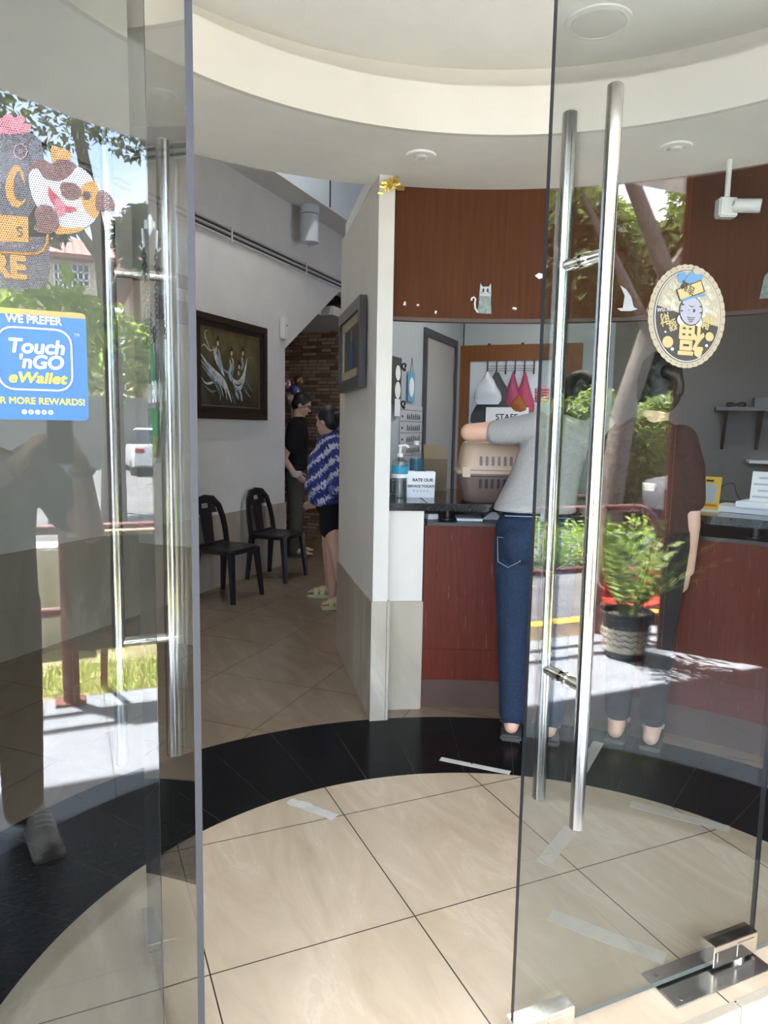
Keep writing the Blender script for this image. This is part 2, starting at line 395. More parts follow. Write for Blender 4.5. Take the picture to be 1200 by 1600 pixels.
# soffit ring, drum and recessed ceiling of the rotunda
mb = MB(); mb.arc_wall(CEN, 1.38, 2.04, 0, 360, 2.58, 2.75, 120); mb.build('ceiling_soffit', M['soffit_paint'], kind='structure')
mb = MB(); mb.arc_wall(CEN, 1.376, 1.40, 0, 360, 2.5785, 2.755, 120); mb.build('trim_2', M['cream_paint'], kind='structure')
mb = MB(); mb.arc_wall(CEN, 1.62, 1.70, 0, 360, 2.751, 3.02, 120); mb.build('trim_3', M['cream_paint'], kind='structure')
mb = MB(); mb.prism(circle(1.66, 2.93), (0, 0, .1)); mb.build('ceiling', M['white_paint'], smooth=False, kind='structure')

# hall: left wall with the stair-shaped opening, bulkhead above it, stone wall at the far end
e_ = (6.491, 1.214)[0]; d_ = (7.774, 3.015)[0]
mb = MB(); mb.prism([wl(-2.2, 0), wl(e_, 0), wl(e_, 2.22), wl(d_, 3.01), wl(9.6, 3.01), wl(9.6, 3.67), wl(-2.2, 3.67)], VD*.14)
mb.build('wall_left', M['grey_paint'], smooth=False, kind='structure')
mb = MB(); mb.prism([wl(-2.2, 0, .012), wl(e_+.012, 0, .012), wl(e_+.012, .65, .012), wl(-2.2, .65, .012)], VD*.16)
mb.build('baseboard_left', M['wall_tile'], smooth=False, kind='structure')
mb = MB(); mb.prism([wl(-2.2, 3.67), wl(12, 3.67), wl(12, 5.2), wl(-2.2, 5.2)], VD*-.31); mb.build('wall_bulkhead', M['cool_paint'], smooth=False, kind='structure')
mb = MB(); mb.prism([wl(-2.2, 3.655), wl(12, 3.655), wl(12, 3.655, .31), wl(-2.2, 3.655, .31)], UP*.014); mb.build('ceiling_bulkhead', M['grey_paint'], smooth=False, kind='structure')
mb = MB(); mb.boxm((-5, 1.2, 5.2), (13, 16, 5.3)); mb.build('ceiling_hall', M['grey_paint'], smooth=False, kind='structure')
st_o = thing('wall_back', None, None, tuple(UD*8.9), math.radians(-45), kind='structure')
mb = MB(); mb.boxm((-8.2, 0, 0), (4.5, .2, 5.2)); o = mb.build('stone_cladding', M['stone'], None, smooth=False); o.parent = st_o
mb = MB(); mb.prism([UD*2+VD*3.77+UP*2.72, UD*8.9+VD*3.77+UP*2.72, UD*8.9+VD*8+UP*2.72, UD*2+VD*8+UP*2.72], UP*.1)
mb.prism([UD*7.6+VD*3.62+UP*2.72, UD*8.9+VD*3.62+UP*2.72, UD*8.9+VD*3.77+UP*2.72, UD*7.6+VD*3.77+UP*2.72], UP*.1)
mb.build('ceiling_back', M['grey_paint'], smooth=False, kind='structure')
mb = MB(); mb.prism([UD*2+VD*8, UD*9.2+VD*8, UD*9.2+VD*8+UP*5.2, UD*2+VD*8+UP*5.2], VD*.15)
mb.prism([UD*2+VD*3.7, UD*2+VD*8, UD*2+VD*8+UP*5.2, UD*2+VD*3.7+UP*5.2], UD*-.1)
mb.prism([(6.5, 1.2, 0), (9.9, 3.0, 0), (9.9, 3.0, 5.2), (6.5, 1.2, 5.2)], (.08, -.15, 0))
mb.build('wall_far', M['grey_paint'], smooth=False, kind='structure')
# front walls of the building on both sides of the glazing and above the soffit
mb = MB(); mb.boxm((-5, 1.2, 0), (-.95, 1.32, 5.2)); mb.boxm((3.02, 1.2, 0), (6.5, 1.32, 5.2)); mb.boxm((-.95, 1.2, 3.0), (3.02, 1.32, 5.2))
mb.boxm((-5, 1.2, 2.76), (-.8, 1.32, 3.0)); mb.build('wall_front', M['white_paint'], smooth=False, kind='structure')
mb = MB(); mb.boxm((-7, -2.13, 3.4), (7.5, 1.2, 3.6)); mb.build('ceiling_canopy', M['white_paint'], smooth=False, kind='structure')
mb = MB(); mb.boxm((-5.1, 1.2, 0), (-5, 9, 5.2)); mb.build('wall_side', M['grey_paint'], smooth=False, kind='structure')

# partition between hall and reception: painted above, tiled below
PD = Vector((.2104, .9776, 0)); PN = Vector((-.9776, .2104, 0)); PO = Vector((1.31, 3.103, 0))
def pt(s, z, off=0): return PO + PD*s + PN*off + UP*z
mb = MB(); mb.prism([pt(.012, 0, -.008), pt(1.22, 0, -.008), pt(1.22, 2.58, -.008), pt(.012, 2.58, -.008)], PN*-.074); mb.build('wall_partition', M['partition_paint'], smooth=False, kind='structure')
mb = MB(); mb.prism([pt(0, 0), pt(1.222, 0), pt(1.222, .575), pt(0, .60)], PN*-.010); mb.prism([pt(0, 0, -.01), pt(.012, 0, -.01), pt(.012, .60, -.01), pt(0, .60, -.01)], PN*-.07); mb.prism([pt(0, 0, -.08), pt(.3, 0, -.08), pt(.3, .60, -.08), pt(0, .60, -.08)], PN*-.012)
mb.build('baseboard_partition', M['wall_tile'], smooth=False, kind='structure')
mb = MB(); mb.prism([pt(-.001, .004, .0006), pt(.0, .004, .0006), pt(.0, .6, .0006), pt(-.001, .6, .0006)], PN*-.002)
mb.prism([pt(-.0008, .004, -.077), pt(-.0008, .6, -.077), pt(-.0008, .6, -.079), pt(-.0008, .004, -.079)], PD*.002)
mb.build('trim_4', M['dark_grey'], smooth=False, kind='structure')
# short pier under the end of the counter
mb = MB(); mb.arc_wall(CEN, 2.005, 2.16, 71.3, 77.2, 0, 1.03, 6); mb.build('wall_pier', M['partition_paint'], kind='structure')
mb = MB(); mb.arc_wall(CEN, 1.992, 2.16, 71.15, 77.2, 0, .57, 6); mb.build('baseboard_pier', M['wall_tile'], bevel=.004, kind='structure')

# curved wooden fascia over the reception window
mb = MB(); mb.arc_wall(CEN, 2.02, 2.05, 3, 76.4, 1.975, 2.6, 60); mb.build('wall_fascia', M['fascia'], kind='structure')
mb = MB(); mb.arc_wall(CEN, 2.012, 2.055, 3, 76.4, 1.958, 1.976, 60); mb.build('trim_5', M['kick'], kind='structure')
mb = MB(); mb.arc_wall(CEN, 2.052, 2.12, 3, 77, 2.2, 2.62, 60); mb.build('wall_fascia_back', M['white_paint'], kind='structure')

# reception room
mb = MB(); mb.prism([wl(3.78, 0, 0, 2.1), wl(5.5, 0, 0, 2.1), wl(5.5, 2.62, 0, 2.1), wl(3.78, 2.62, 0, 2.1)], VD*.1); mb.build('wall_reception', M['reception_paint'], smooth=False, kind='structure')
mb = MB(); mb.prism([wn(-1.49, 0), wn(-.36, 0), wn(-.36, 2.62), wn(-1.49, 2.62)], UD*.1); mb.build('wall_reception_back', M['reception_paint'], smooth=False, kind='structure')
mb = MB(); mb.prism([wn(-.36, 0), wn(3.4, 0), wn(3.4, 2.62), wn(-.36, 2.62)], UD*.1); mb.build('wall_reception_right', M['dimmed_reception_paint'], smooth=False, kind='structure')  # same back wall, dimness behind the glass put into a darker colour
mb = MB(); mb.prism([(1.35, 3.2, 2.62), (1.62, 4.35, 2.62), tuple(wl(5.5, 2.62, 0, 2.1)), tuple(wn(3.4, 2.62)), (4.9, 1.3, 2.62), (2.9, 1.3, 2.62), tuple(polar(20, 2.05, 2.62)), tuple(polar(40, 2.05, 2.62)), tuple(polar(60, 2.05, 2.62))], UP*.08)
mb.build('ceiling_reception', M['white_paint'], smooth=False, kind='structure')
mb = MB(); mb.boxm((4.9, 1.32, 0), (5.0, 3.0, 2.62)); mb.build('wall_right', M['grey_paint'], smooth=False, kind='structure')
x_ = (5.389, 2.075)
mb = MB(); mb.boxm((0, 0, 0), (.004, .004, .5)); bm_ = MB()
bm_.prism([wn(-1.475, 2.08, .0), wn(-1.465, 2.08, .0), wn(-1.465, 2.6, .0), wn(-1.475, 2.6, .0)], UD*-.004); bm_.build('trim_6', M['dark_grey'], smooth=False, kind='structure')
# grey flush door in the reception wall
a_ = (4.506, 2.067); b_ = (5.247, 2.055); zt = 2.04; s0, s1 = a_[0], b_[0]
d3 = thing('door_3', 'grey flush door standing in the white reception wall', 'door', tuple(wl((s0+s1)/2, 0, 0, 2.1)), kind='structure')
fr = MB()
for q0, q1, z0, z1 in ((s0-.03, s0+.02, 0, zt), (s1-.05, s1+.0, 0, zt), (s0-.03, s1, zt, zt+.05)): fr.prism([wl(q0, z0, .018, 2.1), wl(q1, z0, .018, 2.1), wl(q1, z1, .018, 2.1), wl(q0, z1, .018, 2.1)], VD*.03)
fr.build('door_frame', M['dark_grey'], d3, smooth=False)
mb = MB(); mb.prism([wl(s0+.02, 0.01, .006, 2.1), wl(s1-.05, 0.01, .006, 2.1), wl(s1-.05, zt, .006, 2.1), wl(s0+.02, zt, .006, 2.1)], VD*.03); mb.build('door_panel', mat('grey_door', (.36, .355, .34), .5), d3, smooth=False)
mb = MB()
for z in (1.75, .55): mb.prism([wl(s1-.07, z, .01, 2.1), wl(s1-.03, z, .01, 2.1), wl(s1-.03, z+.11, .01, 2.1), wl(s1-.07, z+.11, .01, 2.1)], VD*-.012)
mb.build('hinge', M['dark_grey'], d3)

# ------------------------------------------------------------------ glazing: two fixed lights and two swing doors
def pane(name, lo, hi, mi, parent=None, kind=None, gm_='glass'):
    b = MB(); b.boxm(lo, hi); b.mi = mi; return b.build(name, [M[gm_], M['dark_edge'], M['bottom_edge']], parent, smooth=False, kind=kind)
XZ = [2, 1, 0, 1, 0, 1]; YZ = [1, 1, 1, 0, 1, 0]
w1 = thing('window_1', 'fixed glass sidelight left of the entrance, stuck with logo and blue payment sticker', 'window', (-.4, 1.26, 0), kind='structure')
pane('glass_pane', (-.95, 1.254, .003), (.127, 1.266, 2.575), XZ, w1, gm_='tinted_glass')
w2 = thing('window_2', 'fixed glass sidelight right of the entrance beside the hinge plate', 'window', (2.3, 1.26, 0), kind='structure')
pane('glass_pane', (1.704, 1.254, .003), (2.97, 1.266, 2.575), XZ, w2)
d2 = thing('door_2', 'closed right glass door with long tubular steel pull handles', 'glass door', (1.70, 1.26, 0), kind='structure')
pane('glass_pane', (.908, 1.254, .012), (1.699, 1.266, 2.56), XZ, d2)
def patch(lo, hi, parent):
    b = MB(); b.boxm(lo, hi); p = b.build('patch_fitting', M['polish'], parent, bevel=.002)
    lo = Vector(lo); hi = Vector(hi); c = (lo+hi)/2; g = MB(); g.boxm((lo.x+.012, lo.y-.0012, lo.z+.016), (c.x-.004, lo.y+.002, hi.z-.02)); g.boxm((c.x+.004, lo.y-.0012, lo.z+.012), (hi.x-.014, lo.y+.002, hi.z-.012)); g.build('cover_plate', M['polish'], p, bevel=.001)
patch((.908, 1.238, .006), (1.075, 1.282, .062), d2)
patch((1.535, 1.238, .014), (1.699, 1.282, .078), d2)
mb = MB(); mb.cyl((1.645, 1.26, .002), (1.645, 1.26, .016), .022); mb.build('pivot', M['steel'], d2)
def handle(parent, gx, gy, nrm, along=None):
    """pull handle: a bar each side of the glass, two standoffs through it"""
    nrm = Vector(nrm)
    for sgn in (-1, 1):
        b = MB(); c = Vector((gx, gy, 0)) + nrm*(.07*sgn)
        b.lathe([(.0135, .56), (.016, .5625), (.016, 2.1195), (.0135, 2.122)], c, 24); h = b.build('pull_handle', M['steel'], parent)
        for z in (.885, 1.80):
            q = MB(); q.cyl(Vector((gx, gy, z)) + nrm*(.006*sgn), Vector((gx, gy, z)) + nrm*(.068*sgn), .0125); q.build('standoff', M['polish'], h)
            q = MB(); q.cyl(Vector((gx, gy, z)) + nrm*(.006*sgn), Vector((gx, gy, z)) + nrm*(.018*sgn), .0155); q.build('collar', M['polish'], h)
handle(d2, 1.008, 1.26, (0, -1, 0))
# left leaf, pushed inward to a right angle
LX = Vector((.9997, .024, 0)); LY = Vector((-.024, .9997, 0)); LO = Vector((.1845, 1.19, 0))
d1 = thing('door_1', 'left glass door swung inward with long tubular pull handles', 'glass door', tuple(LO+LY*.06), kind='structure')
b = MB(); b.box(LO + LY*.395 + UP*1.286, (.012, .79, 2.548), (LX, LY, UP)); b.mi = YZ; b.build('glass_pane', [M['glass'], M['glass_edge']], d1, smooth=False)
hc = LO + LY*.69; handle(d1, hc.x, hc.y, tuple(LX))
for s_ in (.08, .71):
    b = MB(); b.box(LO + LY*s_ + UP*.044, (.042, .16, .064), (LX, LY, UP)); b.build('patch_fitting', M['polish'], d1, bevel=.002)
# floor-spring cover under the right door
fs = thing('floor_plate', 'mirror-like steel floor plate under the right door hinge', 'floor plate', (1.53, 1.25, 0))
mb = MB(); mb.boxm((1.355, 1.187, .0015), (1.70, 1.312, .0055)); mb.build('cover', M['plate_steel'], fs, bevel=.0015)
for x, y in ((1.385, 1.205), (1.385, 1.29), (1.675, 1.29)): mb = MB(); mb.cyl((x, y, .0053), (x, y, .0062), .006); mb.build('screw', M['steel'], fs)

# ------------------------------------------------------------------ reception counter
ct = thing('reception_counter', 'curved red-brown wooden reception counter with black granite ledge', 'counter', tuple(polar(50, 2.2, 0)))
mb = MB(); mb.arc_wall(CEN, 2.02, 2.06, 3, 71.1, .31, .955, 60); mb.build('front_panel', M['counter_red'], ct)
mb = MB(); mb.arc_wall(CEN, 2.016, 2.06, 3, 71.1, .15, .31, 60); mb.build('lower_band', M['counter_red'], ct)
mb = MB(); mb.arc_wall(CEN, 2.022, 2.06, 3, 71.1, .0, .15, 60); mb.build('kick_board', M['kick'], ct)
mb = MB(); mb.arc_wall(CEN, 2.005, 2.86, 3, 70.8, .955, .972, 60); mb.build('worktop', M['black_metal'], ct, bevel=.003)
mb = MB(); mb.arc_wall(CEN, 1.985, 2.42, 70.9, 76.8, 1.032, 1.07, 8); mb.build('granite_ledge', M['granite'], ct, bevel=.004)
mb = MB(); mb.arc_wall(CEN, 1.985, 2.88, 3, 70.9, 1.032, 1.07, 60); mb.build('granite_ledge', M['granite'], ct, bevel=.004)
for a in (67.5, 48, 28, 10):
    mb = MB(); mb.lathe([(.03, .972), (.03, .98), (.017, .983), (.017, 1.024), (.026, 1.026), (.026, 1.032)], polar(a, 2.13, 0), 20); mb.build('ledge_post', M['black_metal'], ct)
for a0 in (66, 40, 12): mb = MB(); mb.arc_wall(CEN, 2.07, 2.6, a0, a0+1.2, 0, .955, 1); mb.build('support_panel', M['counter_red'], ct, smooth=False)
def flat(o, label, cat, group=None): return tag(o, label, cat, group)
# papers lying on the worktop in the gap under the ledge
p = polar(64.5, 2.16, .974); e1 = Vector((math.sin(math.radians(64)), -math.cos(math.radians(64)), 0)); e2 = Vector((e1.y, -e1.x, 0))*-1
mb = MB(); mb.box(p+UP*.006, (.13, .19, .012), (e1, e2, UP)); tag(mb.build('paper_stack', M['paper'], loc=tuple(p)), 'white paper stack lying in the gap under the granite ledge', 'papers')
p = polar(61.3, 2.15, .974); mb = MB(); mb.prism([p+e1*-.05, p+e1*.06, p+e1*.01+UP*.05], e2*.11); tag(mb.build('folded_leaflet', M['grey_paper'], smooth=False), 'folded grey leaflet standing tent-like under the granite ledge', 'leaflet')
p = polar(69.6, 2.13, .973); mb = MB(); mb.boxm(p+Vector((-.03, -.01, 0)), p+Vector((.03, .05, .028))); tag(mb.build('small_white_box', M['white_plastic'], bevel=.003), 'small white plastic box at the left end under the ledge', 'box')

# on the ledge: sanitiser, rating box, water bottle, carton, leaflet rack
x, y = (1.613, 3.456)
sb = thing('sanitizer_bottle', 'clear pump bottle of hand sanitiser with blue label at counter end', 'bottle', (x, y, 1.07))
def sz(prof): return [(r*1.45, 1.07+(z-1.07)*1.42) for r, z in prof]
mb = MB(); mb.lathe(sz([(.022, 1.071), (.030, 1.074), (.0305, 1.195), (.028, 1.207), (.014, 1.217), (.0125, 1.224)]), (x, y, 0)); mb.build('body', M['clear'], sb)
mb = MB(); mb.lathe(sz([(.027, 1.075), (.0285, 1.078), (.0285, 1.135)]), (x, y, 0)); mb.build('gel', glass_mat('sanitizer_gel', (.86, .89, .89)), sb)
mb = MB(); mb.lathe(sz([(.0310, 1.160), (.0310, 1.189), (.0307, 1.1891), (.0307, 1.1601)]), (x, y, 0), 28); mb.build('blue_label', mat('blue_label', (.03, .30, .46), .5), sb)
mb = MB(); mb.lathe(sz([(.0310, 1.145), (.0310, 1.159), (.0307, 1.1591), (.0307, 1.1451)]), (x, y, 0), 28); mb.build('white_label', M['paper'], sb)
mb = MB(); mb.lathe(sz([(.011, 1.222), (.011, 1.236), (.006, 1.238), (.006, 1.258), (.008, 1.26), (.008, 1.268)]), (x, y, 0), 18); mb.tube([(x, y, 1.347), (x+.03, y-.006, 1.35), (x+.046, y-.008, 1.338)], .0065, 10); mb.build('pump', M['white_plastic'], sb)
x, y = (1.711, 3.397)
bx = (Vector((.93, -.37, 0))).normalized(); by = Vector((.37, .93, 0)).normalized()
rb = thing('rating_box', 'white card box printed with a rate our service request', 'box', (x, y, 1.07))
c_ = Vector((x, y, 1.07)) + by*.05
mb = MB(); mb.box(c_+UP*.070, (.150, .08, .14), (bx, by, UP), taper=1.04); mb.build('box_body', M['paper'], rb, bevel=.002)
mb = MB(); mb.box(c_+UP*.141, (.06, .006, .003), (bx, by, UP)); mb.build('slot', M['ink'], rb)
fc = c_ - by*.0425
text('lettering', 'RATE OUR', .023, M['ink'], fc+UP*.088-by*.0008+bx*.01, bx, UP, rb, bold=.0006)
text('lettering', 'SERVICE TODAY!', .0190, M['ink'], fc+UP*.056-by*.0008+bx*.002, bx, UP, rb, bold=.0006)
st = MB()
for i in range(5):
    c0 = fc + bx*(-.036+.018*i) + UP*.037 - by*.0003; st.prism([c0 + bx*(math.cos(PI/2+PI*j/5)*(.0075 if j % 2 == 0 else .0034)) + UP*(math.sin(PI/2+PI*j/5)*(.0075 if j % 2 == 0 else .0034)) for j in range(10)], by*-.0006)
st.build('star_row', M['grey_paper'], rb, smooth=False)
x, y, z = (1.86, 3.762, 1.213)
wb = thing('water_bottle', 'clear plastic water bottle with blue wrapper behind the rating box', 'bottle', (x, y, 1.07))
mb = MB(); mb.lathe(sz([(.022, 1.071), (.026, 1.075), (.026, 1.12), (.0245, 1.13), (.026, 1.14), (.026, 1.21), (.022, 1.23), (.010, 1.255), (.0095, 1.265)]), (x, y, 0)); mb.build('body', M['clear'], wb)
mb = MB(); mb.lathe(sz([(.0266, 1.15), (.0266, 1.205), (.0263, 1.2051), (.0263, 1.1501)]), (x, y, 0)); mb.build('wrapper', mat('blue_wrapper', (.04, .17, .25), .35), wb)
mb = MB(); mb.lathe(sz([(.0115, 1.262), (.0115, 1.278), (.009, 1.28)]), (x, y, 0)); mb.build('cap', M['white_plastic'], wb)
x, y, z = (2.029, 3.858, 1.089)
cb = thing('carton', 'open brown cardboard carton standing behind the water bottle', 'carton', (x, y, 1.07))
c_ = Vector((x, y, 1.07)); mb = MB()
for dx, dy, sx, sy in ((-.07, 0, .004, .16), (.07, 0, .004, .16), (0, -.08, .14, .004), (0, .08, .14, .004)): mb.box(c_+bx*dx+by*dy+UP*.095, (sx, sy, .19), (bx, by, UP))
mb.box(c_+UP*.003, (.14, .16, .004), (bx, by, UP)); mb.build('walls', M['cardboard'], cb, smooth=False)
mb = MB(); mb.prism([c_+bx*-.068+by*-.08+UP*.19, c_+bx*.068+by*-.08+UP*.19, c_+bx*.060+by*-.02+UP*.265, c_+bx*-.07+by*-.02+UP*.275], by*.003); mb.build('flap', M['cardboard'], cb, smooth=False)
x, y, z = (1.694, 3.679, 1.2)
lr = thing('leaflet_rack', 'dark rack of leaflets beside the sanitiser bottle', 'leaflet rack', (x-.02, y, 1.07))
c_ = Vector((x-.015, y+.05, 1.07)); mb = MB(); mb.box(c_+UP*.04, (.06, .06, .08), (bx, by, UP)); mb.build('holder', M['black_metal'], lr)
for i in range(4): mb = MB(); mb.box(c_+bx*(-.02+.013*i)+UP*.11, (.002, .05, .16), ((bx+UP*.12).normalized(), by, UP)); mb.build('leaflet', [M['paper'], M['grey_paper']][i % 2], lr)

# pet carrier on the ledge
L0 = Vector((1.79, 3.165, 1.209)); cx_ = Vector((.90, -.436, 0)).normalized(); cy_ = Vector((.436, .90, 0)).normalized()
cc = Vector((L0.x, L0.y, 1.07)) + cx_*.24 + cy_*.10
pc = thing('pet_carrier', 'plastic pet carrier with taupe base and beige slotted lid', 'pet carrier', tuple(cc))
taupe = mat('taupe_plastic', (.125, .088, .078), .45); beige = mat('beige_plastic', (.44, .33, .235), .45)
def rrect(a, b, r, z, n=5):
    out = []
    for sx, sy, q in ((1, 1, 0), (-1, 1, 1), (-1, -1, 2), (1, -1, 3)):
        for i in range(n+1):
            t = PI/2*(q + i/n); out.append(cc + cx_*(sx*(a/2-r)+r*math.cos(t)) + cy_*(sy*(b/2-r)+r*math.sin(t)) + UP*z)
    return out
def loft(rings):
    m = MB(); k = len(rings[0]); vs = [p for r in rings for p in r]; fs = [tuple(range(k-1, -1, -1)), tuple((len(rings)-1)*k+j for j in range(k))]
    for i in range(len(rings)-1): fs += [(i*k+j, i*k+(j+1) % k, (i+1)*k+(j+1) % k, (i+1)*k+j) for j in range(k)]
    return m.add(vs, fs)
loft([rrect(.37, .25, .05, .001), rrect(.39, .265, .05, .012), rrect(.44, .305, .05, .135), rrect(.46, .325, .05, .14), rrect(.46, .325, .05, .152)]).build('base_shell', taupe, pc)
loft([rrect(.475, .335, .05, .150), rrect(.475, .335, .05, .166), rrect(.44, .31, .05, .170), rrect(.415, .28, .05, .265), rrect(.39, .255, .05, .302), rrect(.36, .22, .05, .312)]).build('lid', beige, pc)
def slots(name, z0, z1, y0, y1, xs, m):
    b = MB()
    for q in xs:
        pts = []
        for i in range(16):
            t = 2*PI*i/16; zz = (z0+z1)/2 + math.sin(t)*.008 + (1 if math.sin(t) > 0 else -1)*((z1-z0)/2-.008); f = (zz-z0)/(z1-z0)
            pts.append(cc + cx_*(q+math.cos(t)*.0075) + cy_*(-(y0+(y1-y0)*f)) + UP*zz)
        b.prism(pts, cy_*.004)
    b.build(name, m, pc, smooth=False)
slots('vent_slots', .190, .238, .1545, .1465, [-.118+.030*i for i in range(9)], taupe)
slots('vent_slots', .075, .125, .1448, .1535, [-.118+.030*i for i in range(9)], M['ink'])
for sx in (-.19, .19): mb = MB(); mb.box(cc+cx_*sx-cy_*.169+UP*.158, (.04, .012, .05), (cx_, cy_, UP)); mb.build('latch', beige, pc, bevel=.003)
mb = MB(); mb.tube([cc+cx_*-.07+UP*.31, cc+cx_*-.06+UP*.335, cc+cx_*.06+UP*.335, cc+cx_*.07+UP*.31], .009, 10); mb.build('carry_handle', taupe, pc)

# wooden board with coat hooks on the reception back wall
tl = (-1.528, 2.074); trr = 1.0
wd = thing('wooden_board', 'orange-brown wooden frame around a white board on back wall', 'wall board', tuple(wn(tl[0]+.5, 1.2)))
t0, t1, zt_ = tl[0], tl[0]+.95, tl[1]; mb = MB()
wt = (-1.407, 1.956)
for q0, q1, z0, z1 in ((t0, wt[0], .1, zt_), (t1-.15, t1, .1, zt_), (wt[0], t1-.15, wt[1], zt_), (wt[0], t1-.15, .1, .9)): mb.prism([wn(q0, z0, .03), wn(q1, z0, .03), wn(q1, z1, .03), wn(q0, z1, .03)], UD*.028)
mb.build('frame', M['door_wood'], wd, smooth=False)
mb = MB(); mb.prism([wn(wt[0], .9, .015), wn(t1-.15, .9, .015), wn(t1-.15, wt[1], .015), wn(wt[0], wt[1], .015)], UD*.013); mb.build('white_panel', M['cool_paint'], wd, smooth=False)
for px_ in ((-1.263, 2.087)[0], (-1.011, 2.081)[0]): mb = MB(); mb.prism([wn(px_-.012, zt_, .032), wn(px_+.012, zt_, .032), wn(px_+.008, zt_+.012, .032), wn(px_-.008, zt_+.012, .032)], UD*.01); mb.build('clip', M['ink'], wd, smooth=False)
hk = (-1.271, 1.947); hr = thing('coat_rack', 'black wire coat rack with five hooks on the white board', 'coat rack', tuple(wn(hk[0]+.15, hk[1], .04)))
mb = MB(); hz = hk[1]-.03
for dz in (0, -.02, -.035): mb.tube([wn(hk[0], hz+dz, .035), wn(hk[0]+.36, hz+dz, .035)], .0018, 6)
mb.build('wire_bar', M['black_metal'], hr)
for i in range(6): q = hk[0]+.002+i*.07; mb = MB(); mb.tube([wn(q, hz+.045, .03), wn(q, hz-.045, .036), wn(q+.002, hz-.06, .05), wn(q+.004, hz-.045, .065)], .005, 8); mb.build('hook', M['black_metal'], hr)
def hung_bag(name, m, label, px, w_, h_, group=None, lump=.35):
    """limp bag gathered at its hook"""
    top = wn(px, hz-.05, .055); b = MB(); rings = []
    n = 14
    for i in range(9):
        f = i/8; ww = w_*(.08+.92*min(1, f*1.5))*(1 if f < .9 else .8); dd = .03+.05*math.sin(PI*min(1, f+.1))
        r = []
        for j in range(n):
            a = 2*PI*j/n; k = 1+lump*(noise.noise(Vector((px*9+math.cos(a), f*3+math.sin(a)*1.3, h_*5))))
            r.append(top + Vector((1, -1, 0))/S2*(ww/2*math.cos(a)*k) + UD*(dd*.5*math.sin(a)*k-.006) - UP*(h_*f))
        rings.append(r)
    vs = [p for r in rings for p in r]; fs = [tuple(range(n)), tuple(8*n+j for j in range(n))]
    for i in range(8): fs += [(i*n+j, i*n+(j+1) % n, (i+1)*n+(j+1) % n, (i+1)*n+j) for j in range(n)]
    b.add(vs, fs); return tag(b.build(name, m), label, 'bag', group)
hung_bag('plastic_bag', mat('white_film', (.62, .66, .70), .25), 'white plastic bag hanging from the leftmost coat hook', hk[0]+.03, .20, .24); bpy.data.objects['plastic_bag'].location = UD*-.07
hung_bag('cloth_bag', mat('dark_cloth', (.06, .066, .066), .8), 'large dark grey cloth bag hanging between white and pink bags', hk[0]+.082, .33, .42, lump=.5)
hung_bag('mesh_bag', mat('pink_mesh', (.36, .06, .14), .6), 'pink mesh bag hanging just right of the dark cloth bag', hk[0]+.205, .14, .34)
hung_bag('tote_bag', mat('rose_cloth', (.45, .07, .13), .6), 'rose pink bag hanging beside the door edge', hk[0]+.292, .15, .33)
o = hung_bag('orange_pouch', mat('orange_brown_cloth', (.36, .12, .03), .7), 'orange-brown pouch hanging low in front of the rose bag', hk[0]+.26, .16, .14); o.location = UP*-.17+UD*-.04
rp_ = Vector((2.619, 3.605, 1.655)); mb = MB()
for i in range(5): mb.tube([rp_+bx*(.035*math.cos(t*.7)) + by*(.03*math.sin(t*.7)) + UP*(-.035+.017*i) for t in range(9)], .011, 8, closed=True)
tag(mb.build('pink_towel', mat('pink_towel', (.62, .20, .22), .8, bump=.4)), 'rolled pink towel hanging behind the door edge', 'towel')
stf = (-1.25, 1.607); sg = thing('staff_sign', 'white printed notice with staff lettering below the hanging bags', 'sign', tuple(wn(stf[0]+.15, stf[1]-.09, .1)))
mb = MB(); mb.prism([wn(stf[0], stf[1]-.20, .12), wn(stf[0]+.32, stf[1]-.20, .12), wn(stf[0]+.32, stf[1], .12), wn(stf[0], stf[1], .12)], UD*.002); mb.build('sheet', M['paper'], sg, smooth=False)
text('lettering', 'STAFF', .062, M['ink'], wn(stf[0]+.075, stf[1]-.092, .1212), Vector((1, -1, 0)), UP, sg, bold=.001, align='LEFT')

# left part of the reception wall: pin board, hanging tag, weekly planner
nb = (4.023, 1.849); nb2 = (4.028, 1.579)
n0 = thing('notice_board', 'black notice board edge at the left of the reception wall', 'notice board', tuple(wl(nb[0]-.15, 1.7, .02, 2.1)))
mb = MB(); mb.prism([wl(nb[0]-.34, nb2[1], .02, 2.1), wl(nb[0], nb2[1], .02, 2.1), wl(nb[0], nb[1], .02, 2.1), wl(nb[0]-.34, nb[1], .02, 2.1)], VD*.018); mb.build('board', M['dark_grey'], n0, smooth=False)
for i, (dz, sz) in enumerate(((-.09, .04), (-.19, .045), (-.29, .035))):
    mb = MB(); c0 = wl(nb[0]-.065, nb[1]+dz, .021, 2.1); mb.prism([c0+UD*(math.cos(2*PI*j/20)*sz)+UP*(math.sin(2*PI*j/20)*sz*1.1) for j in range(20)] if i < 2 else [c0+UD*-.045+UP*-.05, c0+UD*.045+UP*-.05, c0+UD*.045+UP*.05, c0+UD*-.045+UP*.05], VD*-.002); mb.build('card', M['paper'], n0, smooth=False)
for z in (nb[1]-.05, nb2[1]+.0): mb = MB(); mb.tube([wl(nb[0]+.012+.02*math.cos(t*.6), z+.02*math.sin(t*.6), .03+.006*math.sin(t), 2.1) for t in range(11)], .006, 8); mb.build('cord', M['ink'], n0)
cd = (4.229, 1.693); tg = thing('hanging_tag', 'light blue card tag hanging by string from a nail on reception wall', 'tag', tuple(wl(cd[0], cd[1], .01, 2.1)))
